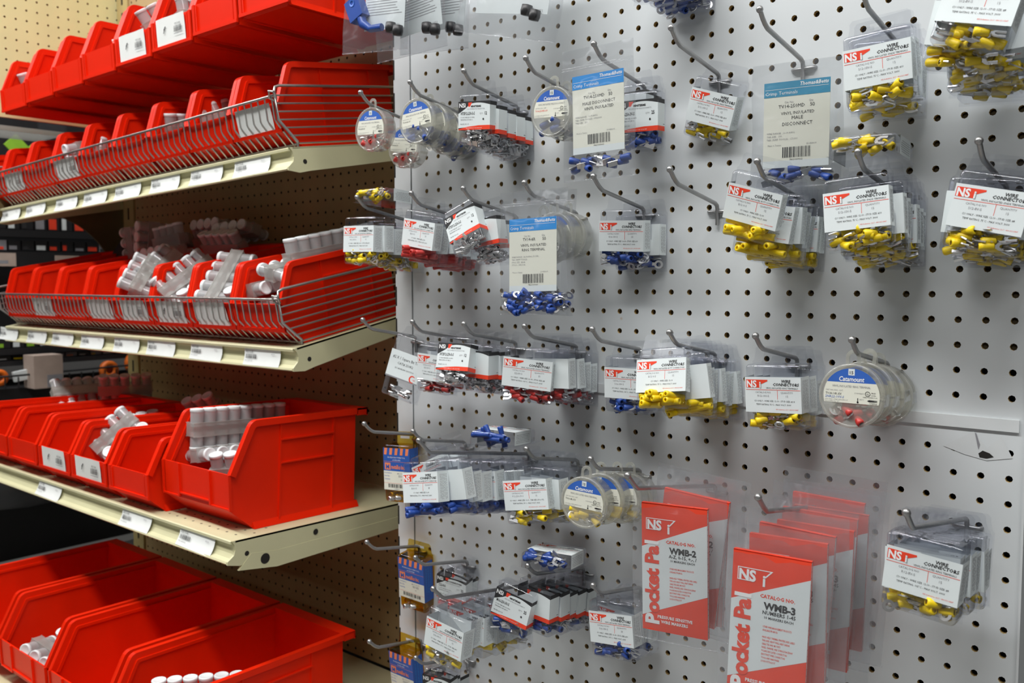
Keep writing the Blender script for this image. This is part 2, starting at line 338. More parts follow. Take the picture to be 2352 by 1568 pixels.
# ================================================================ BINS
def bin_parts(W, L, H, big=False, ltf=.53, lbf=.2):
    k = L / 11.0; sf = 1.55 * H / 7 if not big else 1.6
    lt, lb = ltf * H, lbf * H; bf = (1.7 * H / 7 + .1) * lbf / .2 + .12 * (lbf < .1)
    R = .45
    Lr = L - .9
    # edge polyline from lip top up the cut front and along the rim
    tx, tz = sf, H
    dx, dz = sf, H - lt; ln = math.hypot(dx, dz); ux, uz = dx / ln, dz / ln
    arc = []
    p0 = (tx - ux * R, tz - uz * R); p1 = (tx + R, tz)
    for i in range(5):
        u = i / 4; arc.append(((1 - u) ** 2 * p0[0] + 2 * u * (1 - u) * tx + u * u * p1[0], (1 - u) ** 2 * p0[1] + 2 * u * (1 - u) * tz + u * u * p1[1]))
    edge = [(0, lt)] + arc + [(Lr, H)]
    bd = .36 if not big else .42
    inner = []
    for i, p in enumerate(edge):
        a = edge[max(i - 1, 0)]; b = edge[min(i + 1, len(edge) - 1)]
        t = Vector((b[0] - a[0], b[1] - a[1])).normalized(); inner.append((p[0] + t.y * bd, p[1] - t.x * bd))
    th = .11; h = W / 2; body = MB()
    wall = edge + [(Lr - .15, .0), (bf, 0), (.1, lb)]
    for s in (-1, 1):
        a0, a1 = sorted((s * (h - .26), s * (h - .26 - th))); body.prism(wall, a0, a1, 'bin_red', 'x')
    body.prism([(bf, 0), (.1, lb), (.1 + th, lb + th * .5), (bf + .05, th), (Lr - .2, th), (Lr - .2, 0)], -h + .3, h - .3, 'bin_red', 'x')
    body.prism([(Lr - .15, 0), (Lr - .15 - th, 0), (Lr - th, H), (Lr, H)], -h + .28, h - .28, 'bin_red', 'x')
    # ribs on the flanks
    for s in (-1, 1):
        a0, a1 = sorted((s * (h - .27), s * (h - .16)))
        for yy in (L * .33, L * .72):
            body.prism([(yy, .1), (yy + .12, .1), (yy + .3, H - .3), (yy + .18, H - .3)], a0, a1, 'bin_red', 'x')
        for zz in (H * .56, H * .78) if big else (H * .72,):
            body.prism([(L * .35, zz), (L * .74, zz), (L * .74, zz + .1), (L * .35, zz + .1)], a0, sorted((s * (h - .27), s * (h - .10)))[1] if s > 0 else a1, 'bin_red', 'x')
    rim = MB()
    for s in (-1, 1):
        a0, a1 = sorted((s * (h - .3), s * h)); rim.strip(edge, inner, a0, a1, 'bin_red', 'x')
        a0, a1 = sorted((s * (h - .36), s * (h - .50)))   # inner bead
        e2 = [(p[0] + (q[0] - p[0]) * 1.0, p[1] + (q[1] - p[1]) * 1.0) for p, q in zip(edge, inner)]
        i2 = [(p[0] + (q[0] - p[0]) * 1.5, p[1] + (q[1] - p[1]) * 1.5) for p, q in zip(edge, inner)]
        rim.strip(e2, i2, a0, a1, 'bin_red', 'x')
    rim.box(-h, h, Lr - .06, L, H - .12, H, 'bin_red'); rim.box(-h, h, L - .12, L, H - .55, H, 'bin_red')
    for s in (-1, 1):
        a0, a1 = sorted((s * (h - .12), s * h)); rim.box(a0, a1, Lr - .06, L, H - .5, H, 'bin_red')
    fr = MB()
    Mf = Matrix(((1, 0, 0, 0), (0, .1, 0, 0), (0, 0, 1, 0), (0, 0, 0, 1)))
    fw = h - .2
    def fq(x0, x1, za, zb, y0, y1):   # slab following the leaning front plane
        f = lambda z: .1 * (lt - z) / (lt - lb)
        fr.add([(x0, f(za) + y0, za), (x1, f(za) + y0, za), (x1, f(zb) + y0, zb), (x0, f(zb) + y0, zb), (x0, f(za) + y1, za), (x1, f(za) + y1, za), (x1, f(zb) + y1, zb), (x0, f(zb) + y1, zb)],
               [(0, 1, 2, 3), (7, 6, 5, 4), (0, 4, 5, 1), (1, 5, 6, 2), (2, 6, 7, 3), (3, 7, 4, 0)], 'bin_red')
    fq(-fw, fw, lb, lt, 0, th)
    if big:
        for x in (-h * .48, h * .42): fq(x, x + .16, lb + .1, lt, -.14, 0)
        fq(-h * .48, h * .42, lb + .3, lb + .4, -.12, 0); fq(-fw, -h * .48, lb + .04, lb + .14, -.1, 0); fq(h * .45, fw, lb + .04, lb + .14, -.1, 0)
        for s in (-1, 1):
            x0, x1 = sorted((s * fw, s * (fw + .1))); fq(x0, x1, lb, lt, -.1, .1)
    else:
        for s in (-1, 1):
            x0, x1 = sorted((s * (h - .02), s * (h - .32))); fq(x0, x1, lb - .05, lt, -.1, .02)
            x0, x1 = sorted((s * (h - .42), s * (h - .56))); fq(x0, x1, lb + .2, lt - .1, -.09, 0)
        fq(-h + .02, h - .02, lb - .05, lb + .16, -.13, .02)
    ft = MB()
    for s in (-1, 1):
        P = [(s * (h - .5), 0), (s * (h - .02), 0), (s * (h - .26), .42), (s * (h - .5), .42)]
        if s < 0: P = P[::-1]
        ft.prism(P, bf - .05, Lr + .1, 'bin_red', 'y')
    ft.prism([(x * (h - .2) / .5, z) for x, z in ((-.5, .04), (.5, .04), (.5, .12), (-.5, .12))], bf, Lr - .1, 'bin_red', 'y')
    return [('bin_shell', body.mesh('bin_shell')), ('bin_rim', rim.mesh('bin_rim')), ('front_panel', fr.mesh('front_panel')), ('foot_runners', ft.mesh('foot_runners'))], (W, L, H, lt, lb)
def barcode(mb, x0, x1, z0, z1, y, m='ink_black', seed=1, M=None):
    r = random.Random(seed); x = x0
    while x < x1:
        wd = r.choice((.012, .012, .024, .036)) * (x1 - x0) / .9
        mb.rect(x, min(x + wd, x1), z0, z1, y, m, M); x += wd + r.choice((.012, .018, .03)) * (x1 - x0) / .9
def bin_label_mesh(W, lt, lb, text=True):
    mb = MB(); hw = W * .36; sl = .1 / (lt - lb)
    y = lambda z: .1 * (lt - z) / (lt - lb) - .07
    z0, z1 = lb + .18, lt + .06
    n = 6
    V = []; 
    for i in range(n + 1):
        x = -hw + 2 * hw * i / n
        for z, dy in ((z0, 0), ((z0 + z1) / 2, -.02), (z1, -.03 - .05 * math.sin(i * 2.3) ** 2)): V.append((x, y(z) + dy, z))
    F = [(i * 3 + k, i * 3 + 3 + k, i * 3 + 4 + k, i * 3 + 1 + k) for i in range(n) for k in (0, 1)]
    mb.add(V, F, 'paper_tag', True)
    if text:
        ym = y((z0 + z1) / 2) - .09; zc = (z0 + z1) / 2
        barcode(mb, .1 * W, .29 * W, zc - .28, zc + .12, ym, 'ink_black', 3)
        mb.text('SPDT FUSE', .19 * W, zc + .22, ym, .16, 'ink_black'); mb.text('f', -.15 * W, zc - .15, ym, .62, 'ink_black', shear=.35, bold=.03)
        mb.rect(.1 * W, .31 * W, zc - .42, zc - .39, ym, 'ink_gray')
    return mb.mesh('paper_label')
BINS = {}
def place_bin(key, M, label, group, lab=None):
    parts, (W, L, H, lt, lb) = BINS[key]
    t = thing('storage_bin', label, 'storage bin', (0, 0, 0), group=group); setM(t, M)
    for n, me in parts: O(n, me, t)
    if lab is not None:
        q = O('paper_label', LABS[key, lab], t); q['label'] = 'white paper label with barcode' if lab else 'blank white paper label'
    return t
BINS['top'] = bin_parts(5.3, 10.9, 5.0, False, .42, .03); BINS['mid'] = bin_parts(5.45, 10.9, 5.4); BINS['low'] = bin_parts(5.6, 12.5, 5.1)
BINS['large'] = bin_parts(8.3, 11.1, 7.0, True); BINS['huge'] = bin_parts(8.4, 13.6, 6.6, True)
LABS = {}
for k in ('top', 'mid', 'low'):
    W, L, H, lt, lb = BINS[k][1]
    for b in (0, 1): LABS[k, b] = bin_label_mesh(W, lt, lb, b)
rx = [-57.2 + 5.51 * i for i in range(8)]
for i, x in enumerate(rx):
    zb = 14.95 + .036 * (x + 57.2)
    place_bin('top', Matrix.Translation((x - 2.72, -4.95, zb)), 'red storage bin in the hanging top row, %s from the left%s' % (ORD[i], ', barcode label' if i in (4, 5) else ''), 'red bins of the top row', 1 if i in (4, 5) else None)
for i in range(9):
    x = -48.7 + 5.5 * i
    lab = {1: 1, 3: 1, 8: 0}.get(i)
    if i >= 0: place_bin('mid', M1 @ Matrix.Translation((x + 2.0 + 3.2 - 5.5 + .75, -.72, .02)) if False else M1 @ Matrix.Translation((-.62 - 2.72 - 5.52 * (8 - i), .1, .02)), 'red storage bin behind wire on the highest shelf, %s from the right%s' % (ORD[8 - i], ', white label' if lab is not None else ''), 'red bins on the highest shelf', lab)
for i in range(8):
    lab = {1: 1, 3: 0, 4: 1, 5: 1, 6: 0}.get(i)
    place_bin('mid', M2 @ Matrix.Translation((-.62 - 2.72 - 5.52 * (7 - i), .0, .02)), 'red storage bin behind wire on the middle sloping shelf, %s from the right%s' % (ORD[7 - i], ', white label' if lab is not None else ''), 'red bins on the middle shelf', lab)
for i, x in enumerate([-56.6, -50.6, -44.6, -38.75, -32.75]):
    place_bin('low', M3.copy() @ Matrix.Translation((x + 20.15, -.2, .02)), 'small red bin on level shelf, %s left of the large bin%s' % (ORD[4 - i], ', barcode label' if i in (2, 3) else ''), 'small red bins on the level shelf', 1 if i in (2, 3) else None)
place_bin('large', M3 @ Matrix.Translation((-25.65 + 20.15, .73, .02)), 'large wide red bin at the right end of the level shelf', None)
for i, x in enumerate([-51.0, -42.2, -33.4, -24.6]):
    place_bin('huge', M0 @ Matrix.Translation((x + 20.15, 4.3, .02)), 'largest size red bin on the base deck, %s from the right' % ORD[3 - i], 'large bins on the base deck')
# ================================================================ WIRE BASKETS
def basket(M, label, mir=False):
    t = thing('wire_basket', label, 'basket', (0, 0, 0)); setM(t, M)
    x1, x0 = -.38, -45.7
    A, B, Cc = (.95, .10), (-.26, 1.75), (-.24, 3.25)     # (y,z) foot, knee, top
    f = MB(); n = 59
    for i in range(n + 1):
        x = x1 - .35 - (x1 - x0 - .7) * i / n
        f.tube([(x, A[0], A[1]), (x, B[0] + .1, B[1] - .12), (x, B[0], B[1] + .12), (x, Cc[0], Cc[1])], .062, 'wire_chrome', 6)
    O('front_wires', f, t)
    for nm, p, r in (('top_rail', Cc, .095), ('bottom_rail', (.9, .2), .085)):
        q = MB(); q.tube([(x0, p[0], p[1]), (x1, p[0], p[1])], r, 'wire_chrome', 8); O(nm, q, t)
    for xe in (x1, x0):
        q = MB(); yb = 11.6
        q.tube([(xe, A[0], A[1] - .05), (xe, A[0], A[1] + .25), (xe, B[0], B[1]), (xe, Cc[0], Cc[1] + .25), (xe, Cc[0] + .12, Cc[1] + .5), (xe, Cc[0] + .45, Cc[1] + .6), (xe, yb, Cc[1] + .6)], .095, 'wire_chrome', 8)
        for k in range(7):
            z = .25 + k * .5; y0 = A[0] - (A[0] - B[0]) * (z - .1) / 1.65 if z < 1.75 else B[0]
            q.tube([(xe, y0, z), (xe, yb, z)], .062, 'wire_chrome', 6)
        O('side_wires', q, t)
    q = MB()
    q.tube([(x1 + .1, Cc[0] - .1, Cc[1] + .2), (x1 - .25, Cc[0] - .22, Cc[1] + .3), (x1 - .45, Cc[0] - .1, Cc[1] - .1), (x1 - .2, Cc[0] + .15, Cc[1] - .35), (x1 + .1, Cc[0], Cc[1] - .2), (x1 + .12, Cc[0] - .1, Cc[1] + .2)], .075, 'wire_chrome', 8); O('corner_clip', q, t)
basket(M1, 'silver wire basket fence on the highest sloping shelf'); basket(M2, 'silver wire basket fence on the middle sloping shelf')
# ================================================================ PRICE TAGS
def tag_mesh(seed):
    mb = MB(); n = 5; hw = 2.05; V = []
    for i in range(n + 1):
        u = i / n; z = -.14 - 1.12 * u; y = .06 - .42 * u + .1 * math.sin(u * math.pi)
        V += [(-hw, y, z), (hw, y, z)]
    mb.add(V, [(2 * i, 2 * i + 2, 2 * i + 3, 2 * i + 1) for i in range(n)], 'paper_tag', True)
    mb.add([(v[0], v[1] + .012, v[2]) for v in V], [(2 * i + 1, 2 * i + 3, 2 * i + 2, 2 * i) for i in range(n)], 'paper_tag', True)
    M = Matrix.Translation((0, -.08, -.7)) @ Matrix.Rotation(-.36, 4, 'X')
    barcode(mb, -1.8, -.55, -.16, .12, -.06, 'ink_black', seed, M)
    mb.text('SPDT FUSE', -1.85, .22, -.06, .19, 'ink_black', 'L', M=M); mb.text('EACH', 1.3, .16, -.06, .15, 'ink_gray', M=M)
    mb.text('UPC 12575-020', -1.85, -.36, -.06, .14, 'ink_gray', 'L', M=M)
    return mb.mesh('price_tag')
TAGS = [tag_mesh(s) for s in range(4)]
for M, xs, nm in ((M1, [-64, -58.5, -52.15, -46.8, -41.3, -35.6, -29.95, -24.4], 'highest shelf'), (M2, [-65.8, -59.4, -54, -48.35, -42.4, -37, -30.65, -23.8], 'middle shelf'), (M3, [-45.85, -31.95, -24.15], 'level shelf')):
    for i, x in enumerate(xs):
        o = tag(O('price_tag', TAGS[i % 4]), 'white barcode price tag on the %s edge, %s from the right' % (nm, ORD[len(xs) - 1 - i]), 'price tag', 'price tags on the %s' % nm)
        setM(o, M @ Matrix.Translation((x + 20.15, -.02, 0)) @ Matrix.Rotation(random.Random(i).uniform(-.015, .02), 4, 'Y'))
# ================================================================ STRIPS OF CAPPED VIALS
PITCH = .96
def _vial():
    c = MB(); c.lathe([(.42, .2), (.44, 1.3)], 'cup_plastic', 16, 'z'); c.lathe([(.0, .2), (.40, .2)], 'cup_plastic', 16, 'z')
    k = MB(); k.lathe([(.44, 1.2), (.465, 1.22), (.465, 1.38), (.45, 1.42), (.38, 1.43), (.36, 1.415), (.001, 1.415)], 'cap_white', 20, 'z')
    return c.mesh('vial'), k.mesh('vial_cap')
VIAL, VCAP = _vial()
TRAY = {}
def tray(n):
    if n not in TRAY:
        m = MB(); L = PITCH * n; m.box(-.5, L - .46, -.47, .47, -.46, .46, 'tray_plastic')
        for z in (-.47, .47):
            m.box(-.52, L - .44, -.5, -.46, z - .03, z + .03, 'tray_plastic'); m.box(-.52, L - .44, .46, .5, z - .03, z + .03, 'tray_plastic')
        TRAY[n] = m.mesh('vial_tray')
    return TRAY[n]
def vstrip(p, d, u, n, label, group='strips of capped vials', both=True):
    d = Vector(d).normalized(); u = Vector(u); u = (u - d * u.dot(d)).normalized(); y = u.cross(d)
    M = Matrix((d, y, u)).transposed().to_4x4(); M.translation = p
    t = thing('vial_strip', label, 'vial strip', (0, 0, 0), group=group); setM(t, M)
    O('clear_tray', tray(n), t)
    for i in range(n):
        for s in ((0, 1) if both else (0,)):
            v = O('capped_vial', VIAL, t, (i * PITCH, 0, 0), (math.pi * s, 0, 0)); O('vial_cap', VCAP, v)
sl = (0, math.cos(SL2), math.sin(SL2))
A3 = 'strip of white capped vials, '
vstrip((-28.75, -5.9, -10.6), (0, 1, -.045), (0, 0, 1), 8, A3 + 'standing along the left wall of the large wide bin')
vstrip((-28.2, -6.0, -12.3), (.05, 1, -.03), (1, 0, .15), 7, A3 + 'facing sideways at mid height in the large wide bin')
vstrip((-26.6, -5.6, -13.4), (.75, .66, .05), (.1, -.25, 1), 4, A3 + 'standing at the front of the large wide bin')
vstrip((-28.0, -4.2, -14.6), (1, .2, 0), (0, -.5, 1), 5, A3 + 'on the floor of the large wide bin')
vstrip((-41.0, -6.9, -13.2), (.22, .74, .62), (-.75, -.35, .55), 4, A3 + 'leaning diagonally out of the labelled bin with five caps showing' if False else A3 + 'leaning diagonally out of the second small bin')
vstrip((-39.4, -6.6, -14.0), (.2, .8, .55), (.5, -.7, .5), 4, A3 + 'lying under the diagonal strip in a labelled bin')
vstrip((-34.2, -3.6, -14.9), (1, .15, 0), (0, -.1, 1), 3, A3 + 'low inside the bin beside the large bin')
vstrip((-41.9, 1.6, -11.5), (.86, .5, .25), (.1, -.6, .8), 3, A3 + 'on top of the rear rims of the level shelf bins')
vstrip((-46.2, -3.8, -13.3), (.1, 1, .1), (.1, -.1, 1), 5, A3 + 'standing along the third small bin, left of the diagonal strip')
vstrip((-60.0, -2.0, -11.0), (.15, .9, .0), (-.6, -.3, .7), 6, A3 + 'above the farthest left bin of the level shelf')
vstrip((-58.2, 1.6, -10.8), (.5, .8, 0), (0, -.5, .8), 5, A3 + 'behind the farthest left bins of the level shelf')
vstrip((-21.9, -2.6, .95), sl, (0, -.2, 1), 8, A3 + 'standing above the right wall of the rightmost middle bin')
vstrip((-23.6, -2.9, .1), sl, (-1, 0, .2), 6, A3 + 'sideways below the upright row, rightmost middle bin')
vstrip((-25.5, -3.2, -1.0), sl, (1, 0, .1), 6, A3 + 'sideways at the left, rightmost middle bin')
vstrip((-24.6, -2.6, -2.1), sl, (1, 0, .3), 6, A3 + 'at the bottom, rightmost middle bin')
vstrip((-29.6, -3.7, -1.6), (-.22, .55, .62), (-.75, -.35, .1), 5, A3 + 'leaning steeply in the second bin from the right, middle shelf')
vstrip((-28.2, -2.9, -2.2), (-.1, .7, .45), (.2, -.7, .5), 5, A3 + 'under the steep strip in the second bin, middle shelf')
vstrip((-36.6, -3.5, -1.3), (.12, .8, .55), (-.6, -.3, .75), 5, A3 + 'leaning in the third bin from the right, middle shelf')
vstrip((-34.6, -2.8, -2.4), (.1, .8, .45), (.1, -.6, .7), 5, A3 + 'under the leaning strip in the third bin, middle shelf')
vstrip((-41.2, -3.5, -1.0), (-.3, .55, .6), (-.6, -.65, .45), 4, A3 + 'leaning in the fourth bin from the right, middle shelf')
vstrip((-41.6, -2.2, -.4), (.0, .7, .6), (-.4, .2, .8), 4, A3 + 'behind the leaning strip in the fourth bin, middle shelf')
P_ = 'pile of vial strips on the middle shelf'
Z_ = 'vial strip in the pile behind the middle shelf bins, %s'
vstrip((-53.0, 2.6, 1.2), (.0, -.12, 1), (-1, -.1, 0), 4, Z_ % 'upright at the left end', P_)
vstrip((-51.0, 2.9, 1.6), (.05, .05, 1), (-.1, -1, .1), 4, Z_ % 'second upright strip', P_)
vstrip((-48.6, 2.6, 2.9), (.92, .1, .12), (0, -.1, 1), 4, Z_ % 'caps up in the middle', P_)
vstrip((-47.4, 1.6, 1.8), (.93, .15, .1), (0, -1, .1), 4, Z_ % 'caps facing out, front', P_)
vstrip((-45.3, 5.2, 4.2), (.95, .1, .05), (0, -1, .2), 4, Z_ % 'topmost', P_)
vstrip((-46.0, 5.0, 3.0), (.95, .0, .05), (0, -.3, 1), 5, Z_ % 'under the topmost', P_)
vstrip((-41.0, 4.6, 3.6), (.9, .2, .08), (0, -1, .3), 4, Z_ % 'top right', P_)
vstrip((-41.5, 3.2, 2.4), (.95, .1, .0), (0, -.5, .8), 5, Z_ % 'bottom right', P_)
vstrip((-51.6, 5.0, 3.2), (.95, .1, .05), (0, -.9, .4), 4, Z_ % 'dim, back left', P_)
vstrip((-56.0, -1.7, -.9), (.1, .9, .3), (-.1, -.3, .9), 3, A3 + 'yellowed, in the fifth bin from the right, middle shelf' if False else A3 + 'just showing in the sixth bin, middle shelf')
vstrip((-52.6, -2.4, 11.2), (.1, .25, -1), (0, -1, -.1), 3, A3 + 'sticking up from the sixth bin of the highest shelf', both=True)
vstrip((-48.2, -2.8, 10.2), (.1, .8, -.2), (-.2, -.4, .9), 4, A3 + 'with two caps above the fence, highest shelf left')
vstrip((-38.4, -2.6, 10.9), (.2, .9, .15), (-.3, -.3, .9), 5, A3 + 'in the fourth bin from the right, highest shelf')
vstrip((-36.9, -2.6, 10.8), (.1, .9, .1), (.1, -.4, .9), 5, A3 + 'second in the fourth bin from the right, highest shelf')
vstrip((-31.6, -2.8, 10.8), (.1, .9, .3), (-.3, -.5, .7), 4, A3 + 'in the third bin from the right, highest shelf')
vstrip((-61.6, -2.9, 17.4), (.25, .7, .3), (-.1, -.7, .7), 4, A3 + 'in the far left bin of the top row', 'strips in the top row bins')
vstrip((-48.9, -2.6, 17.2), (.1, .9, .2), (.0, -.4, .9), 4, A3 + 'just showing in the third bin of the top row', 'strips in the top row bins')
vstrip((-43.6, -2.9, 17.4), (.1, .9, .25), (.1, -.4, .9), 4, A3 + 'just showing in the fourth bin of the top row', 'strips in the top row bins')
vstrip((-38.0, -3.4, 18.6), (.3, .7, .5), (-.2, -.7, .6), 3, A3 + 'tilted above the first labelled bin of the top row', 'strips in the top row bins')
vstrip((-33.4, -3.3, 18.5), (.2, .85, .1), (-.2, -.5, .8), 5, A3 + 'in the second labelled bin of the top row', 'strips in the top row bins')
vstrip((-31.6, -2.6, 18.9), (.1, .85, .2), (.2, -.6, .7), 5, A3 + 'second in the second labelled bin of the top row', 'strips in the top row bins')
vstrip((-42.9, -11.2, -28.0), (.75, .3, -.35), (-.25, -.8, .35), 3, A3 + 'at the front of the third largest bin from the right', 'strips in the base bins')
vstrip((-42.9, -9.2, -28.6), (.8, .5, .0), (-.3, -.5, .8), 4, A3 + 'behind another strip, third largest bin from the right', 'strips in the base bins')
vstrip((-26.0, -10.6, -27.3), (.62, .78, .0), (0, -.05, 1), 7, A3 + 'upright row in the nearest largest bin', 'strips in the base bins')
vstrip((-51.0, -7.0, -28.6), (.7, .6, .2), (-.3, -.7, .6), 4, A3 + 'in the farthest largest bin, mostly hidden', 'strips in the base bins')

# ================================================================ PEG HOOKS
HK = {}
def hook_meshes(L):
    if L not in HK:
        rise = .17 * L; r = MB()
        P = [(0, -.14, -1.0), (0, -.14, -.3), (0, -.2, -.1), (0, -.38, 0), (0, -L + .75, rise * .86 - .06)]
        P += [(0, -L + .5, rise * .95), (0, -L + .3, rise + .12), (0, -L, rise + .42)]
        r.tube(P, .1, 'hook_zinc', 8)
        c = MB(); c.tube([(-.5, .25, -.3), (-.5, -.05, -.36), (-.42, -.13, -.38), (.42, -.13, -.38), (.5, -.05, -.36), (.5, .25, -.3)], .085, 'hook_zinc', 8)
        b = MB(); b.sphere((0, -L, rise + .42), .15, 'hook_zinc', 10)
        HK[L] = (r.mesh('hook_rod'), c.mesh('cross_bar'), b.mesh('ball_tip'))
    return HK[L]
HOOKS = {}
def hook(key, x, z, L, label):
    t = thing('peg_hook', label, 'hook', (x, 0, z), group='steel peg hooks on the white board')
    for n, m in zip(('hook_rod', 'cross_bar', 'ball_tip'), hook_meshes(L)): O(n, m, t)
    HOOKS[key] = (x, z, L)
# ================================================================ CONTENTS
def arcpts(cx, cz, r, a0, a1, n): return [(cx + r * math.cos(a0 + (a1 - a0) * i / n), cz + r * math.sin(a0 + (a1 - a0) * i / n)) for i in range(n + 1)]
TERM = {}
def term(kind, colr):
    k = (kind, colr)
    if k in TERM: return TERM[k]
    sl_ = MB(); tg = None; mt = 'vinyl_' + colr if colr != 'tin' else 'tin_metal'
    if kind == 'butt':
        sl_.lathe([(.07, -.5), (.13, -.5), (.14, -.42), (.125, -.3), (.125, .3), (.14, .42), (.13, .5), (.07, .5), (.07, -.5)], mt, 12, 'x')
    elif kind == 'bare':
        sl_.lathe([(.08, -.25), (.1, -.25), (.1, .05), (.06, .08)], mt, 10, 'x'); sl_.box(.0, .4, -.13, .13, -.02, .03, mt); sl_.box(.08, .4, -.15, -.1, 0, .1, mt); sl_.box(.08, .4, .1, .15, 0, .1, mt)
        sl_.box(-.1, .1, -.12, .12, -.09, -.05, mt)
    else:
        sl_.lathe([(.08, -.42), (.135, -.42), (.15, -.34), (.135, -.2), (.12, .0), (.06, .04), (.05, -.1)], mt, 12, 'x')
        tg = MB()
        if kind == 'ring':
            n = 14; o = arcpts(.32, 0, .19, 0, 2 * math.pi, n); i = arcpts(.32, 0, .10, 0, 2 * math.pi, n)
            for z0, z1 in ((-.02, .02),):
                for q in range(n): tg.prism([o[q], o[q + 1], i[q + 1], i[q]], z0, z1, 'tin_metal', 'z')
            tg.box(0, .16, -.07, .07, -.03, .03, 'tin_metal')
        elif kind == 'spade':
            n = 8; o = arcpts(.22, 0, .18, .5 * math.pi, 1.5 * math.pi, n); i = arcpts(.24, 0, .085, .5 * math.pi, 1.5 * math.pi, n)
            for q in range(n): tg.prism([o[q], o[q + 1], i[q + 1], i[q]], -.02, .02, 'tin_metal', 'z')
            for s in (-1, 1):
                a, b = sorted((s * .085, s * .18)); tg.box(.22, .46, a, b, -.02, .02, 'tin_metal')
            tg.box(-.02, .1, -.07, .07, -.03, .03, 'tin_metal')
        else:
            tg.box(0, .42, -.13, .13, -.02, .025, 'tin_metal'); tg.lathe([(.001, .026), (.05, .026), (.05, .02)], 'ink_gray', 8, 'z', Matrix.Translation((.28, 0, 0)))
    TERM[k] = (sl_.mesh('insulated_sleeve'), tg.mesh('metal_tongue') if tg else None)
    return TERM[k]
def fill(parent, kind, colr, n, box, seed, flat=.35, big=1.0):
    r = random.Random(seed); x0, x1, y0, y1, z0, z1 = box; a, b = term(kind, colr)
    if kind == 'butt': flat = .15
    for i in range(n):
        u = (i + .5) / n
        ln = .5 if kind != 'butt' else .58
        yaw = r.uniform(-.7, .7) + r.choice((0, math.pi)); pit = r.uniform(-flat, flat); 
        x = min(max(x0 + (x1 - x0) * ((u * 2.618 + r.uniform(-.1, .1)) % 1), x0 + ln), x1 - ln); y = r.uniform(y0 + .18, max(y1 - .18, y0 + .2)); z = z0 + .15 + (z1 - z0 - .3) * (i / max(n - 1, 1)) ** 1.1
        if i % 3 == 0: y = y0 + .19
        o = O('crimp_terminal', a, parent, (x, y, z), (r.uniform(-1.3, 1.3), pit, yaw * (.35 if y1 - y0 < .9 else .8) if kind == 'butt' else yaw)); o.scale = (1.12, 1.12, 1.12)
        if b: O('metal_tongue', b, o)
# ================================================================ CLAMSHELL PACKS
def rrect(w, h, r, n=4, cx=0, cz=0):
    P = []
    for sx, sz, a in ((1, 1, 0), (-1, 1, .5), (-1, -1, 1), (1, -1, 1.5)):
        P += [(cx + sx * (w / 2 - r) + r * math.cos(math.pi * (a + .5 * i / n)), cz + sz * (h / 2 - r) + r * math.sin(math.pi * (a + .5 * i / n))) for i in range(n + 1)]
    return P
SHELL = {}
def shell(W, zb, zt, D, tabh, m='clear_plastic', slot=True):
    k = (W, zb, zt, D, tabh, m)
    if k in SHELL: return SHELL[k]
    mb = MB(); cz = (zb + zt) / 2; h = zt - zb
    rings = [(rrect(W, h, .16, 4, 0, cz), D), (rrect(W, h, .16, 4, 0, cz), .17), (rrect(W - .02, h - .02, .16, 4, 0, cz), .10), (rrect(W - .08, h - .08, .16, 4, 0, cz), .04), (rrect(W - .18, h - .18, .14, 4, 0, cz), 0.01), (rrect(W - .26, h - .26, .12, 4, 0, cz), 0.)]
    V = []; n = len(rings[0][0])
    for R, y in rings: V += [(p[0], y, p[1]) for p in R]
    F = [(i * n + k2, i * n + (k2 + 1) % n, (i + 1) * n + (k2 + 1) % n, (i + 1) * n + k2) for i in range(len(rings) - 1) for k2 in range(n)]
    mb.add(V, F, m, True); mb.add([(p[0], 0, p[1]) for p in rings[-1][0]], [tuple(range(n - 1, -1, -1))], m)
    # back card: outline with a hang slot
    top = zt + tabh; o = [(-W / 2 - .06, zb - .08), (W / 2 + .06, zb - .08), (W / 2 + .06, zt + .05), (W / 2 - .02, zt + .12), (W / 2 - .1, top - .12), (W / 2 - .22, top), (-W / 2 + .22, top), (-W / 2 + .1, top - .12), (-W / 2 + .02, zt + .12), (-W / 2 - .06, zt + .05)]
    if slot and tabh > .3:
        zs = zt + tabh * .5
        low = [p for p in o if p[1] < zt + .2]
        lo2 = sorted(o, key=lambda p: p[1])
        mb.poly([o[0], o[1], o[2], o[3], o[8], o[9]], D, m)
        a, b = zs - .07, zs + .09; hw = .36; xo = W / 2 - .04; xt = W / 2 - .1
        mb.poly([o[8], o[3], (xo - .02, a), (-xo + .02, a)], D, m)
        mb.poly([(-xo + .02, a), (-hw, a), (-hw, b), (-xt, b)], D, m); mb.poly([(hw, a), (xo - .02, a), (xt, b), (hw, b)], D, m)
        mb.poly([(-xt, b), (xt, b), o[4], o[5], o[6], o[7]], D, m)
    else: mb.poly(o, D, m)
    SHELL[k] = mb.mesh('clear_shell'); return SHELL[k]
def finelines(mb, x, z0, z1, y, n, m, M, w=.03, seg=True, seed=0):
    r = random.Random(seed)
    for i in range(n):
        z = z1 - (z1 - z0) * i / max(n - 1, 1); xx = -x
        while xx < x * r.uniform(.75, 1):
            l = r.uniform(.06, .2); mb.rect(xx, min(xx + l, x), z - w / 2, z + w / 2, y, m, M); xx += l + .035
def logo(mb, x, z, w, h, y, neg=False):
    a, b = ('ink_red', 'ink_white') if not neg else ('ink_white', 'ink_red')
    mb.poly([(x, z), (x + w * .62, z), (x + w * .70, z + h * .45), (x + w, z + h * .82), (x + w, z + h), (x, z + h)], y, a)
    mb.text('NS', x + w * .03, z + h * .06, y - .006, h * 1.18, b, 'L', sx=.92, bold=.035)
    mb.text('i', x + w * .62, z + h * .02, y - .006, h * 1.05, b, 'L', sx=1., bold=.03)
    mb.text('i', x + w * .62 + .012, z + h * .02 - .012, y - .004, h * 1.05, 'ink_gray', 'L', sx=1., bold=.04)
LAB = {}
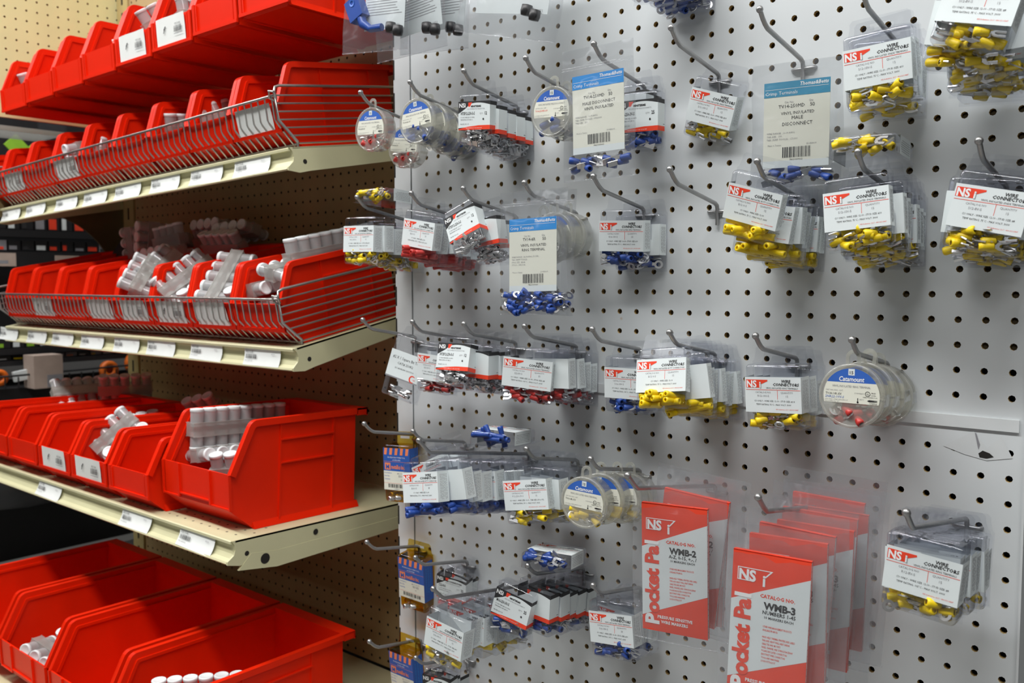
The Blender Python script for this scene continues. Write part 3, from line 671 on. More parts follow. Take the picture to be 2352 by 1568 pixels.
SIDE = {s: Matrix.Rotation(s * math.pi / 2, 4, 'Z') for s in (-1, 1)}
def side_M(W, D, s=1):  # local frame for the right/left flank: x runs backwards from the front edge
    return Matrix.Translation((s * (W / 2 + .004), D / 2, 0)) @ Matrix.Rotation(s * math.pi / 2, 4, 'Z')
def nsi_label(W, D, cat, qty, sub, wire, temp='75', volt='300', stud=True, full=True):
    k = ('nsi', W, D, cat, qty, full)
    if k in LAB: return LAB[k]
    mb = MB(); h = .75; w = W / 2; sx = W / 2.45; y = -.014
    mb.rect(-w, w, -h, h, y, 'paper_white')
    for s in (1, -1):
        M = side_M(W, D, s); mb.rect(-D / 2 - .014, D / 2 - .06, -h, h, 0, 'paper_white', M)
    M = side_M(W, D, 1) @ Matrix.Rotation(math.pi / 2, 4, 'Y')
    finelines(mb, .62, -D * .28, D * .26, -.006, 6 if D > .55 else 4, 'ink_gray', M, .022, seed=hash(cat) % 97)
    y -= .006
    if full:
        logo(mb, -1.17 * sx, .30, .96 * sx, .34, y)
        mb.text('WIRE', .58 * sx, .53, y, .165, 'ink_black', bold=.03, shear=.12); mb.text('CONNECTORS', .58 * sx, .39, y, .165, 'ink_black', bold=.03, shear=.12)
        mb.text(sub, .40 * sx, .26, y, .098, 'ink_black', sx=.86 * sx)
        mb.rect(-1.18 * sx, 1.2 * sx, .205, .222, y, 'ink_red'); mb.rect(.20 * sx, .215 * sx, -.18, .2, y, 'ink_red')
        mb.text('CATALOG NO', -.42 * sx, .07, y, .105, 'ink_gray'); mb.text(cat, -.42 * sx, -.085, y, .12, 'ink_gray')
        mb.text('QUANTITY', .62 * sx, .07, y, .105, 'ink_gray'); mb.text(qty, .62 * sx, -.085, y, .12, 'ink_gray')
        mb.text('CU ONLY - WIRE SIZE: ' + wire, .06 * sx, -.29, y, .098, 'ink_black', sx=.88 * sx)
        mb.text('TEMP RATING: %s°C - MAX VOLT: %sV' % (temp, volt), .02 * sx, -.44, y, .098, 'ink_black', sx=.9 * sx)
        mb.text('NSi Industries, LLC • 800.321.5847', .60 * sx, -.62, y, .068, 'ink_red', shear=.2)
    LAB[k] = mb.mesh('printed_label'); return LAB[k]
def mini_label(W, D, cat, qty, title, sub, full=True):
    k = ('mini', W, D, cat, full)
    if k in LAB: return LAB[k]
    mb = MB(); h = .725; w = W / 2; y = -.014
    mb.rect(-w, w, -h, h, y, 'ink_black')
    arch = [(-w, -h + .1), (w, -h + .22), (w, h - .2)] + [(w * (1 - 2 * t), h - .2 + .12 * math.sin(math.pi * min(1, t * 1.3)) - .42 * max(0, t - .62) / .38) for t in [i / 14 for i in range(1, 15)]]
    mb.poly(arch, y - .004, 'paper_white')
    mb.poly([(-w, -h), (w, -h), (w, -h + .22), (w * .3, -h + .22), (-w * .4, -h + .16), (-w, -h + .04)], y - .006, 'ink_red')
    mb.poly([(-w + .62, h - .28), (-w + .72, h - .28), (-w + .86, h - .06), (-w + .62, h - .06)], y - .005, 'ink_red')
    for s in (1, -1):
        M = side_M(W, D, s)
        mb.rect(-D / 2 - .014, D / 2 - .04, -h + .22, h - .2, 0, 'paper_white', M); mb.rect(-D / 2 - .014, D / 2 - .04, h - .2, h, 0, 'ink_black', M); mb.rect(-D / 2 - .014, D / 2 - .04, -h, -h + .22, 0, 'ink_red', M)
        mb.rect(D / 2 - .2, D / 2 - .06, -h + .30, -h + .325, -.005, 'ink_black', M)
    y -= .012
    if full:
        mb.text('NSi', -w + .06, h - .30, y, .30, 'ink_white', 'L', bold=.03, sx=.95)
        mb.text(title, .12, h - .30, y, .125, 'ink_black', bold=.04); mb.text(sub, .12, h - .42, y, .085, 'ink_gray', sx=.78)
        mb.text(cat, -w + .16, .04, y, .21, 'ink_black', 'L', sx=.62, bold=.02); mb.text('QTY', w - .52, .06, y, .10, 'ink_gray'); mb.text(qty, w - .25, .03, y, .22, 'ink_black', sx=.75, bold=.02)
        mb.text('CU ONLY WIRE SIZE: 12-10 AWG', -w + .14, -.12, y, .085, 'ink_black', 'L', sx=.7); mb.text('TEMP RATING: 900°F (482°C)', -w + .14, -.24, y, .085, 'ink_black', 'L', sx=.7)
        mb.text('TAB SIZE: .250 X .032', -w + .12, -.46, y, .085, 'ink_black', 'L', sx=.7); mb.text('e', w - .4, -.24, y, .2, 'ink_black', bold=.03); mb.text('NSi INDUSTRIES, LLC • USA • 800.321.5847', .0, -h + .07, y, .06, 'ink_white', sx=.9)
    LAB[k] = mb.mesh('printed_label'); return LAB[k]
RW = {'front': 'frontmost', }
def ordname(i, n):
    if n == 1: return 'lone'
    if i == 0: return 'frontmost'
    if i == n - 1: return 'rearmost'
    return ORD[i] + ' from front'
PN = 0
def pack(M, kind, W, D, lab, contents, colr, nT, label, group, seed, tabh=.72):
    zb, zt = (-1.46, 1.28) if kind == 'nsi' else (-1.5, 1.1)
    t = thing('clamshell_pack', label, 'clamshell pack', (0, 0, 0), group=group); setM(t, M)
    O('clear_shell', shell(W - .015, zb, zt, D, tabh), t); O('printed_label', lab, t)
    fill(t, contents, colr, nT + 3, (-W / 2 + .08, W / 2 - .08, .03, D - .03, zb + .02, zb + .85), seed)
    return t
def stack(hk, kind, pose, n, sp, cat, qty, sub, wire, cont, colr, desc, place, W=2.45, title='MINITERMS', nT=9, temp='75', volt='300', jit=1.0, tilt=0., dx=0.):
    """clamshells hung one behind the other on a peg hook; pose = (x,y,z,yaw,pitch,roll) of the front label"""
    r = random.Random(cat + place); hx, hz, hL = HOOKS[hk]
    D = min(sp - .02, .95) if n > 1 else .8
    D = round(max(D, .4), 2)
    x, y, z, yw, pt, rl = pose
    hang = 1.62 if kind == 'nsi' else 1.46
    for i in range(n):
        full = i == 0
        if kind == 'nsi': lab = nsi_label(W, D, cat, qty, sub, wire, temp, volt, True, full or r.random() < .3)
        else: lab = mini_label(W, D, cat, qty, title, sub, full)
        if i == 0: M = Matrix.Translation((x, y, z)) @ Rm(yw, pt, rl)
        else:
            yy = y + sp * i
            if yy + D > -.12: yy = -.12 - D
            R = Rm(r.uniform(-2, 5) * jit * .6, tilt, r.gauss(0, 2.5) * jit + rl * (.55 if i == 1 else .15))
            M = Matrix.Translation(Vector((hx + dx, yy, hz - (yy + D) * .17 * 1.0 - .02)) - R @ Vector((0, D, hang)) + Vector((0, D, 0))) @ R
        lb = '%s clear clamshell of %s, %s' % (ordname(i, n), desc, place)
        pack(M, kind, W, D, lab, cont, colr, nT if i == 0 else max(4, nT - 4), lb, 'clamshells of ' + desc, 100 + i + int(abs(x * 10)))
YS, YR, YB = 'yellow spade terminals', 'yellow ring terminals', 'yellow butt splices'
SPD, RNG = 'VINYL INSULATED SPADE TERMINALS', 'VINYL INSULATED RING TERMINALS'
R1, R2, R3, R4 = 9.1, 3.15, -3.85, -9.95
for key, x, z, L, d in (
    ('1a', 19.5, R1, 7.0, 'at the top right corner'), ('1b', 15.5, R1, 4.5, 'fourth from the right in its row, dark, leaving the frame top' if False else 'left of the top right corner hook'),
    ('1c', 11.5, R1, 4.5, 'bare, above the teal headed bag'), ('1d', 7.5, R1, 4.5, 'bare, above the crooked lone yellow pack'),
    ('1e', 3.5, R1, 4.5, 'through the tall bag with bright blue header, top row'), ('1f', -.5, R1, 4.5, 'left of the bright blue headed bag, top row'),
    ('1g', -4.6, R1, 4.5, 'holding bare metal terminal packs, top row'), ('1h', -8.6, R1, 4.5, 'holding a row of blue filled cans, top row'), ('1i', -12.7, R1, 4.5, 'farthest left of the top row, with a red filled can'),
    ('2a', 19.6, R2, 4.5, 'farthest right of the second row'), ('2b', 15.5, R2, 4.5, 'under the lying yellow pack, second row'), ('2c', 11.5, R2, 4.5, 'third from the right in the second row'),
    ('2d', 7.5, R2, 4.5, 'empty, alone in the second row'), ('2e', 3.5, R2, 4.5, 'with two blue ring packs, second row'), ('2f', -.6, R2, 4.5, 'through the tall bag of the second row'),
    ('2g', -4.7, R2, 4.5, 'with the tilted black headed pack, second row'), ('2h', -8.6, R2, 4.5, 'with red butt splice packs, second row'), ('2i', -12.9, R2, 4.7, 'farthest left of the second row'),
    ('3a', 15.4, R3, 4.4, 'with red filled cans, third row'), ('3b', 11.5, R3, 4.4, 'with three yellow ring packs, third row'), ('3c', 7.5, R3, 4.4, 'with the yellow pack glaring from the flash'),
    ('3d', 3.4, R3, 4.4, 'behind the glaring pack, third row'), ('3e', -.6, R3, 4.5, 'with red spade packs, third row'), ('3f', -4.8, R3, 4.4, 'with bare metal packs, third row'),
    ('3g', -8.7, R3, 4.4, 'dark steel, second from left in the third row'), ('3h', -12.9, R3, 4.4, 'farthest left of the third row'),
    ('4a', -12.9, R4, 4.4, 'with an amber box, fourth row'), ('4b', -8.75, R4, 4.4, 'second from left in the fourth row'), ('4c', -3.9, R4 - .1, 8.6, 'long, with blue butt splice packs, fourth row'),
    ('4d', -.5, R4, 4.5, 'with yellow disconnect packs, fourth row'), ('4e', 3.4, R4, 4.5, 'with yellow filled cans, fourth row'), ('4f', 7.6, R4 - .2, 7.8, 'long and thick, above the left marker booklet'),
    ('4g', 13.4, R4 - .2, 8.0, 'long, above the right marker booklet'), ('4h', 18.6, R4 + .1, 8.0, 'long, far right of the fourth row'),
    ('5a', -12.8, -17.0, 4.4, 'with an amber box, fifth row'), ('5b', -8.65, -17.1, 4.4, 'with two black headed packs, fifth row'), ('5c', -3.6, -17.4, 8.0, 'long and dark, with yellow spade packs near the bottom'),
    ('5d', -.1, -15.75, 4.9, 'under the lying blue pack'), ('5e', 3.5, -16.0, 4.4, 'left of the left marker booklet'), ('6a', -12.7, -23.0, 4.4, 'farthest left at the bottom'), ('6b', -8.7, -22.9, 4.4, 'second from left at the bottom')):
    hook(key, x, z, L, 'steel peg hook %s' % d)
ST = stack
ST('1a', 'nsi', (19.75, -5.63, 8.73, .2, -8.5, 15.1), 6, .8, 'S12-8V-S', '15', SPD, '12-10 - STUD SIZE: #8', 'spade', 'yellow', YS, 'top right corner', nT=11, tilt=-4)
ST('1b', 'nsi', (15.8, -3.59, 7.64, 4, 1.4, -4.2), 4, .8, 'S12-10V-S', '15', SPD, '12-10 - STUD SIZE: #10', 'spade', 'yellow', YS, 'top row beside the teal headed bag', nT=11)
ST('1d', 'nsi', (7.53, -.98, 7.40, 1, 9, 19), 1, .8, 'S12-14V-S', '12', SPD, '12-10 - STUD SIZE: #1/4', 'spade', 'yellow', 'yellow terminals', 'hanging crooked in the top row', W=2.3, nT=6)
ST('1e', 'mini', (4.6, -2.55, 7.2, 6, 3, 1), 3, .75, 'M16-250-3V-S', '25', 'VINYL INSULATED MALE DISCONNECTS', '', 'tab', 'blue', 'blue disconnects', 'behind the bright blue headed bag', W=2.1, nT=9)
ST('1g', 'mini', (-4.74, -3.6, 8.18, 10, 4, 3.3), 5, .72, 'HTSF12-250-3-S', '12', 'HIGH TEMPERATURE SPECIALTY PAK', '', 'bare', 'tin', 'bare metal terminals', 'top row', W=1.95, nT=12)
ST('2a', 'nsi', (19.85, -3.99, 2.01, 3.1, -2.4, 12.4), 5, .78, 'S12-8V-S', '15', SPD, '12-10 - STUD SIZE: #8', 'spade', 'yellow', YS, 'far right of the second row', nT=12)
ST('2b', 'nsi', (15.3, -4.01, 2.26, 2.1, -2, -4.9), 7, .58, 'S12-10V-S', '15', SPD, '12-10 - STUD SIZE: #10', 'spade', 'yellow', YS, 'second row, under a lying pack', nT=12)
ST('2c', 'nsi', (10.98, -3.82, 2.61, -2.4, 9, 16.5), 7, .56, 'B12-V-S', '15', 'VINYL INSULATED BUTT CONNECTORS', '12-10', 'butt', 'yellow', YB, 'tilted stack in the second row', nT=10)
ST('2e', 'nsi', (3.07, -1.55, 1.74, 1.2, 3, 2), 2, .7, 'R16-10V-S', '25', RNG, '16-14 - STUD SIZE: #10', 'ring', 'blue', 'blue ring terminals', 'second row, beside the empty hook', W=2.55, nT=12)
ST('2g', 'mini', (-5.2, -4.1, 2.58, 6.7, -9, -24.), 3, .8, 'HTSF12-250-3-S', '12', 'HIGH TEMPERATURE SPECIALTY PAK', '', 'bare', 'tin', 'bare metal terminals', 'tilted, second row', W=2.05, nT=14)
ST('2h', 'nsi', (-8.62, -4.0, 2.14, .3, -.5, 9.5), 5, .74, 'B22-V-S', '25', 'VINYL INSULATED BUTT CONNECTORS', '22-18', 'butt', 'red', 'red butt splices', 'second row', nT=11)
ST('2i', 'nsi', (-12.95, -4.6, 2.0, 3.9, -2.1, .8), 5, .82, 'R12-10V-S', '15', RNG, '12-10 - STUD SIZE: #10', 'ring', 'yellow', YR, 'far left of the second row', nT=10)
ST('3b', 'nsi', (11.66, -3., -5.23, .9, 1.3, -2.7), 3, .95, 'R12-14V-S', '15', RNG, '12-10 - STUD SIZE: #1/4', 'ring', 'yellow', YR, 'third row beside the red filled cans', nT=10)
ST('3c', 'nsi', (6.9, -4.1, -4.62, 2.2, -14, -6.3), 8, .5, 'B12-V-S', '15', 'VINYL INSULATED BUTT CONNECTORS', '12-10', 'butt', 'yellow', YB, 'third row, front one glaring', nT=10)
ST('3d', 'nsi', (3.9, -2.2, -5.39, 6.4, 2.1, .2), 2, .9, 'S16-10V-S', '20', SPD, '16-14 - STUD SIZE: #10', 'spade', 'blue', 'blue spade terminals', 'third row behind the glaring pack', nT=9, temp='105', volt='600')
ST('3e', 'nsi', (-1.2, -3.6, -5.13, 17, .3, 5.), 5, .72, 'S22-8V-S', '25', SPD, '22-18 - STUD SIZE: #8', 'spade', 'red', 'red spade terminals', 'third row', W=2.7, nT=12, temp='105', volt='600')
ST('3f', 'mini', (-5.6, -4.4, -4.45, 12, -13, .7), 4, .85, 'HTSF12-250-3-S', '12', 'HIGH TEMPERATURE SPECIALTY PAK', '', 'bare', 'tin', 'bare metal terminals', 'third row', W=2.0, nT=14)
ST('3g', 'nsi', (-8.7, -2.9, -5.35, 0, 0, 3), 2, .8, 'S22-10V-S', '25', SPD, '22-18 - STUD SIZE: #10', 'spade', 'red', 'red spade terminals', 'half hidden behind bare metal packs', nT=8)
ST('4c', 'nsi', (-4.45, -8.0, -10.66, .6, -6.3, -9.5), 9, .84, 'B16-V-S', '20', 'VINYL INSULATED BUTT CONNECTORS', '16-14', 'butt', 'blue', 'blue butt splices', 'on the long hook, fourth row', nT=10, jit=1.6)
ST('4b', 'nsi', (-8.75, -3.2, -11.4, 0, 0, -25), 2, .8, 'R22-8V-S', '25', RNG, '22-18 - STUD SIZE: #8', 'ring', 'blue', 'blue ring terminals', 'mostly hidden in the fourth row', nT=7)
ST('4d', 'nsi', (-.64, -4.41, -11.12, 10., -3.6, -8.8), 4, .85, 'F12-250-3V-S', '15', 'VINYL INSULATED FEMALE DISCONNECT', '12-10 - TAB SIZE .250 x .032', 'tab', 'yellow', 'yellow disconnects', 'fourth row', W=2.5, nT=9)
ST('4h', 'nsi', (18.84, -6.98, -10.39, -.6, -.3, 5.4), 7, .8, 'R12-8V-S', '15', RNG, '12-10 - STUD SIZE: #8', 'ring', 'yellow', YR, 'lower right on a long hook', nT=10, temp='105', volt='600', jit=.6)
ST('5b', 'mini', (-8.46, -1.75, -18.41, 11.9, 8, 6.4), 2, .8, 'C22-N-S', '25', 'NYLON INSULATED CLOSED END', '', 'butt', 'red', 'wire connectors', 'black headed, fifth row left', W=2.0, title='WIRE CONNECTORS', nT=6)
ST('5c', 'nsi', (-3.42, -7.48, -18.24, 3.4, -1.4, 7.6), 6, .95, 'S12-10V-S', '15', SPD, '12-10 - STUD SIZE: #10', 'spade', 'yellow', YS, 'dark long hook near the bottom', nT=8)
ST('5d', 'mini', (-1.01, -5.09, -16.8, 11, -2.4, 14.1), 6, .78, 'M16-250-3V-S', '25', 'VINYL INSULATED MALE DISCONNECTS', '', 'tab', 'blue', 'blue disconnects', 'under the lying blue pack', W=2.1, nT=12, jit=1.3)
ST('5e', 'nsi', (4.11, -3.78, -16.97, .8, -2.1, -6.7), 4, .8, 'S16-10V-S', '20', SPD, '16-14 - STUD SIZE: #10', 'spade', 'blue', 'blue spade terminals', 'beside the left marker booklet', nT=10, temp='105', volt='600')
ST('6b', 'mini', (-7.99, -3.49, -23.66, 10, .5, -1.9), 3, .85, 'C22-N-S', '25', 'NYLON INSULATED CLOSED END', '', 'butt', 'red', 'wire connectors', 'black headed, bottom edge', W=1.9, nT=6)
# packs lying flat on their neighbours
def lying(pos, yaw, cat, cont, colr, label, pitch=-90, roll=0, D=.75, sub=SPD):
    M = Matrix.Translation(pos) @ Matrix.Rotation(math.radians(yaw), 4, 'Z') @ Matrix.Rotation(math.radians(pitch), 4, 'X')
    pack(M, 'nsi', 2.45, D, nsi_label(2.45, D, cat, '15', sub, '12-10'), cont, colr, 9, label, 'packs lying flat on the hooks', 7)
lying((-12.3, -2.9, 4.78), 4, 'R12-10V-S', 'ring', 'yellow', 'clear pack of yellow terminals lying flat above the far left stack, second row', -93)
lying((15.35, -2.55, 4.95), 3, 'S12-10V-S', 'spade', 'yellow', 'clear pack of yellow terminals lying flat above the seven pack stack, second row', -94)
lying((.4, -3.3, -13.95), 12, 'S16-10V-S', 'spade', 'blue', 'clear pack of blue terminals lying flat above black headed packs near the bottom', -94)
lying((-3.6, -2.6, -8.35), 5, 'B16-V-S', 'butt', 'blue', 'clear pack of blue splices lying flat above the long hook, fourth row', -92)
# ================================================================ ROUND CANS
CANM = {}
def can_meshes():
    if 'c' in CANM: return CANM['c']
    b = MB(); b.lathe([(1.12, .93), (1.19, .90), (1.20, .28), (1.25, .25), (1.25, .02), (1.21, 0), (1.14, -.01), (1.13, .03)], 'can_plastic', 40)
    b.lathe([(.001, .93), (1.12, .93)], 'can_plastic', 40)
    l = MB(); l.lathe([(1.13, .03), (.001, .03)], 'can_plastic', 40)
    t = MB(); o = [(-.28, 1.18), (-.28, 1.5)] + arcpts(0, 1.5, .28, math.pi, 0, 8) + [(.28, 1.18)]; i = [(-.15, 1.22), (-.15, 1.48)] + arcpts(0, 1.48, .15, math.pi, 0, 8) + [(.15, 1.22)]
    for q in range(len(o) - 1): t.prism([o[q], o[q + 1], i[q + 1], i[q]], .18, .23, 'can_plastic', 'y')
    tp = MB(); M = Matrix.Rotation(.1, 4, 'Y')
    tp.box(1.205, 1.22, .05, .92, -.35, .1, 'clear_bag')
    CANM['c'] = (b.mesh('can_body'), l.mesh('clear_lid'), t.mesh('hang_tab'), tp.mesh('sealing_tape')); return CANM['c']
def can_label(cat, sub, strip, hand=None, col_='ink_black'):
    k = ('can', cat, hand)
    if k in LAB: return LAB[k]
    mb = MB(); R = 1.07; y = .018; zc = -.28; zb = .52
    a = math.asin(zc / R); b = math.asin(zb / R)
    mb.poly([(R * math.cos(a), zc)] + arcpts(0, 0, R, a, b, 6) + [(R * math.cos(b), zb), (-R * math.cos(b), zb)] + arcpts(0, 0, R, math.pi - b, math.pi - a, 6), y, 'paper_cream')
    mb.poly(arcpts(0, 0, R, b, math.pi - b, 16), y, 'ink_blue')
    mb.rect(-.12, .12, .80, 1.05, y - .004, 'paper_white'); mb.text('15', 0, .85, y - .008, .17, 'ink_black', bold=.02)
    mb.text('Catamount', 0, .57, y - .006, .25, 'ink_white', sx=.84, shear=.15, bold=.02)
    y -= .006
    mb.text(sub, 0, .33, y, .115, 'ink_gray', sx=.8); mb.text('CAT NO./NO. CAT', -.98, .17, y, .08, 'ink_gray', 'L'); mb.text(cat, -.98, .02, y, .125, col_, 'L', sx=.85)
    if hand: mb.text(hand, -1.0, -.1, y, .13, 'ink_blue', 'L', shear=.2)
    mb.text(strip, -1.0, -.19, y, .066, 'ink_gray', 'L'); mb.text('22-16 AWG Str. CU', -1.0, -.26, y, .066, 'ink_gray', 'L')
    n = 16; o = arcpts(.62, .12, .1, 0, 2 * math.pi, n); i = arcpts(.62, .12, .08, 0, 2 * math.pi, n)
    for q in range(n): mb.poly([o[q], o[q + 1], i[q + 1], i[q]], y, 'ink_black')
    mb.text('UL', .62, .08, y, .1, 'ink_black'); mb.text('20UD', .75, .14, y, .07, 'ink_black', 'L'); mb.text('LISTED', .75, .05, y, .06, 'ink_black', 'L')
    mb.text('WIRE CONNECTOR', .98, -.03, y, .06, 'ink_black', 'R'); mb.text('C=O=O#10', .3, .1, y, .07, 'ink_gray'); mb.rect(.24, .27, -.22, -.06, y, 'ink_black'); mb.poly(arcpts(.255, -.22, .04, 0, 6.28, 8)[:-1], y, 'ink_black')
    mb.text('105°C', .4, -.13, y, .07, 'ink_gray'); mb.poly([(.6, -.14), (.68, -.1), (.98, -.11), (.98, -.13), (.7, -.14), (.98, -.15), (.98, -.17), (.68, -.18)], y, 'ink_black'); mb.text('CM2000A', .98, -.26, y, .07, 'ink_black', 'R')
    LAB[k] = mb.mesh('printed_label'); return LAB[k]
def cans(hk, pose, n, sp, cat, sub, strip, cont, colr, desc, place, hand=None, tape=False, col_='ink_black', nT=9):
    r = random.Random(cat + place); x, y, z, yw, pt, rl = pose; hx, hz, hL = HOOKS[hk]; ms = can_meshes()
    for i in range(n):
        M = Matrix.Translation((x + (hx - x) * min(1, i * .5), y + sp * i, z + (hz - .17 * (y + sp * i) - 1.5 - z) * min(1, i * .5))) @ Rm(yw + r.uniform(-2, 2), pt, rl + (r.gauss(0, 5) if i else 0))
        t = thing('round_can', '%s round clear can of %s, %s' % (ordname(i, n), desc, place), 'round can', (0, 0, 0), group='round cans of ' + desc); setM(t, M)
        for nm, me in zip(('can_body', 'clear_lid', 'hang_tab'), ms): O(nm, me, t)
        if tape: O('sealing_tape', ms[3], t)
        O('printed_label', can_label(cat, sub, strip, hand, col_), t)
        fill(t, cont, colr, nT + 5 if i == 0 else 8, (-.85, .85, .08, .85, -1.05, -.25), 40 + i + int(abs(x)), .6)
VR, VF = 'VINYL INSULATED RING TERMINAL', 'VINYL INSULATED FORK TERMINAL'
STP = '600V MAX. STRIP LENGTH 1/4"'
cans('1f', (-.44, -2.6, 8.01, 2, 0, 2), 2, 1.05, 'TV14-250MD-XV', 'VINYL INSULATED MALE DISCONNECT', STP, 'tab', 'blue', 'blue terminals', 'behind the bright blue headed bag', col_='ink_red', nT=4)
cans('1h', (-8.8, -3.9, 8.32, 3, 0, -5), 4, .98, 'TV14-6R-XV', VF, STP, 'ring', 'blue', 'blue terminals', 'top row, second from left', nT=9)
cans('1i', (-12.5, -4.0, 8.25, 3, 0, 2), 1, 1, 'TV18-8F-XV', VF, STP, 'ring', 'red', 'red terminals', 'front of the top left hook', nT=9)
cans('1i', (-12.0, -1.9, 7.45, 3, 0, 6), 1, 1, 'TV18-8F-XV', VF, STP, 'ring', 'red', 'pale red terminals', 'low behind the top left can', nT=9)
cans('3a', (15.27, -4.0, -4.88, 2, 0, 0), 4, .97, 'TV18-10R-XV', VR, STP, 'ring', 'red', 'red ring terminals', 'third row, far right', hand='2NR22-10V-S', tape=True, nT=10)
cans('4e', (2.76, -4.2, -11.02, 6, 0, 3), 4, .98, 'TV10-8R-XV', VR, '600V MAX. STRIP LENGTH 5/16"', 'ring', 'yellow', 'yellow ring terminals', 'fourth row', tape=True, nT=10)
cans('2f', (-.5, -3.3, 1.55, 3, 0, 0), 3, 1.0, 'TV14-8R-XV', VR, STP, 'ring', 'blue', 'blue ring terminals', 'behind the tall bag, second row', nT=6)
# ================================================================ BAGS
def bag_mesh(W, z0, z1, bulge, m='clear_bag', seed=1, zip_z=None, hole=None):
    r = random.Random(seed); mb = MB(); nx, nz = 10, 16
    ph = [r.uniform(0, 6.28) for _ in range(6)]
    for sgn in (-1, 1):
        V = []
        for j in range(nz + 1):
            for i in range(nx + 1):
                u = i / nx; v = j / nz; x = -W / 2 + W * u; z = z0 + (z1 - z0) * v
                b = bulge * (math.sin(math.pi * u) ** .6) * max(0, math.sin(math.pi * min(1, v * 1.15 + .02))) ** .5
                wr = .04 * math.sin(9 * u + 7 * v + ph[0]) * math.sin(5 * v + ph[1]) + .025 * math.sin(23 * u - 15 * v + ph[2]) + .02 * math.sin(31 * v + 6 * u + ph[3])
                V.append((x + .04 * math.sin(8 * v + ph[4]) * (1 if i in (0, nx) else 0), sgn * (b * .5 + (.1 if sgn < 0 and .1 < v < .85 and 0 < i < nx else .02)) + wr * (.3 + .7 * math.sin(math.pi * u)), z))
        F = [(j * (nx + 1) + i, j * (nx + 1) + i + 1, (j + 1) * (nx + 1) + i + 1, (j + 1) * (nx + 1) + i) for j in range(nz) for i in range(nx)]
        mb.add(V, F, m, True)
    if zip_z is not None:
        for d in (0, .1): mb.tube([(-W / 2, -bulge * .3 - .03, zip_z + d), (0, -bulge * .35 - .04, zip_z + d), (W / 2, -bulge * .3 - .03, zip_z + d)], .022, m, 6)
    mb.tube([(-W / 2, 0, z0), (0, -.02, z0 - .02), (W / 2, 0, z0)], .03, m, 6)
    return mb.mesh('clear_bag')
def tb_card(cat, lines, hdr, small, bc, W=2.7, H=3.6):
    mb = MB(); w = W / 2; h = H / 2; y = 0
    mb.box(-w, w, 0, .02, -h, h, 'paper_cream'); y = -.006
    mb.rect(-w, w, h - .62, h, y, hdr); mb.rect(-w, w, -h, -h + .3, y, 'paper_white'); y -= .006
    mb.text('Thomas&Betts', w - .08, h - .22, y, .22, 'ink_white', 'R', shear=.2, bold=.02, sx=.9); mb.rect(-w + .05, w - .08, h - .31, h - .295, y, 'ink_white'); mb.text('Crimp Terminals', -w + .06, h - .53, y, .21, 'ink_white', 'L', sx=.95)
    mb.text('Cat. No.', -.3, h - .9, y, .11, 'ink_gray'); mb.text('Qty.', .62, h - .9, y, .11, 'ink_gray')
    mb.text(cat, -.2, h - 1.1, y, .2, 'ink_black'); mb.text('50', .66, h - 1.1, y, .2, 'ink_black')
    z = h - 1.38
    for l, s in lines: mb.text(l, .05, z, y, s, 'ink_black'); z -= s * 1.25
    z -= .08
    for l in small: mb.text(l, -w + .15, z, y, .1, 'ink_gray', 'L'); z -= .13
    mb.text('Made in Taiwan', -w + .2, -h + .93, y, .09, 'ink_gray', 'L'); mb.text('25-0834-04', .45, -h + .93, y, .09, 'ink_gray', 'L')
    barcode(mb, -.55, .62, -h + .42, -h + .86, y, 'ink_black', 11); mb.text(bc, .03, -h + .30, y, .1, 'ink_black')
    return mb.mesh('printed_card')
def zip_bag(pose, W, z0, z1, card, cont, colr, nT, label, seed, bulge=.34, zz=None, cbox=None):
    t = thing('zip_bag', label, 'zip bag', (0, 0, 0)); setM(t, Matrix.Translation(pose[:3]) @ Rm(*pose[3:]))
    O('clear_bag', bag_mesh(W, z0, z1, bulge, seed=seed, zip_z=zz), t)
    if card: O('printed_card', card, t, (0, -.04, 0))
    if nT: fill(t, cont, colr, nT, cbox, seed, .5)
    return t
VM = [('VINYL INSULATED', .17), ('MALE', .2), ('DISCONNECT', .2)]
zip_bag((3.55, -4.2, 7.25, 4.9, -1, -1.7), 3.75, -3.0, 3.05, tb_card('TV14-250MD', [('MALE DISCONNECT', .19), ('VINYL INSULATED', .19)], 'ink_skyblue', ['WIRE RANGE : 16-14 AWG', 'T&B CRIMP TOOL(S) : CM2000A', 'TAB SIZE : .250'], '78621069662'), 'tab', 'blue', 12, 'tall clear zip bag with bright blue header card, top row', 3, zz=2.1, cbox=(-1.6, 1.6, -.12, .22, -2.6, -1.9))
zip_bag((11.84, -1.55, 6.15, 8, 0, .2), 3.8, -2.6, 2.6, tb_card('TV14-250MD', VM, 'ink_teal', ['WIRE RANGE : 16-14 AWG', 'TAB SIZE : .250', 'T&B CRIMP TOOL(S) : CT1001'], '78621069662', 2.75, 3.6), 'tab', 'blue', 12, 'old yellowed clear bag with teal header card, top row', 5, cbox=(-1.6, 1.6, -.12, .25, -2.5, -1.7))
zip_bag((-.31, -4.2, .84, 8, -3, -1.7), 3.8, -2.9, 3.15, tb_card('TV14-6R', [('VINYL INSULATED', .18), ('RING TERMINAL', .18)], 'ink_skyblue', ['WIRE RANGE : 16-14 AWG CU STR', 'T&B CRIMP TOOL(S)', 'STUD SIZE : #4-#6', 'CT1001, CM2000A'], '78621069664'), 'ring', 'blue', 46, 'tall clear zip bag packed with blue ring terminals, second row', 8, zz=2.45, cbox=(-1.75, 1.75, -.15, .3, -2.85, -1.75))
zip_bag((-.1, -3.75, .9, 3, 0, 2), 3.8, -2.95, 3.1, None, 'ring', 'blue', 14, 'clear zip bag of blue ring terminals directly behind the front tall bag', 9, zz=2.45, cbox=(-.2, 1.8, -.15, .3, -2.85, -1.5))
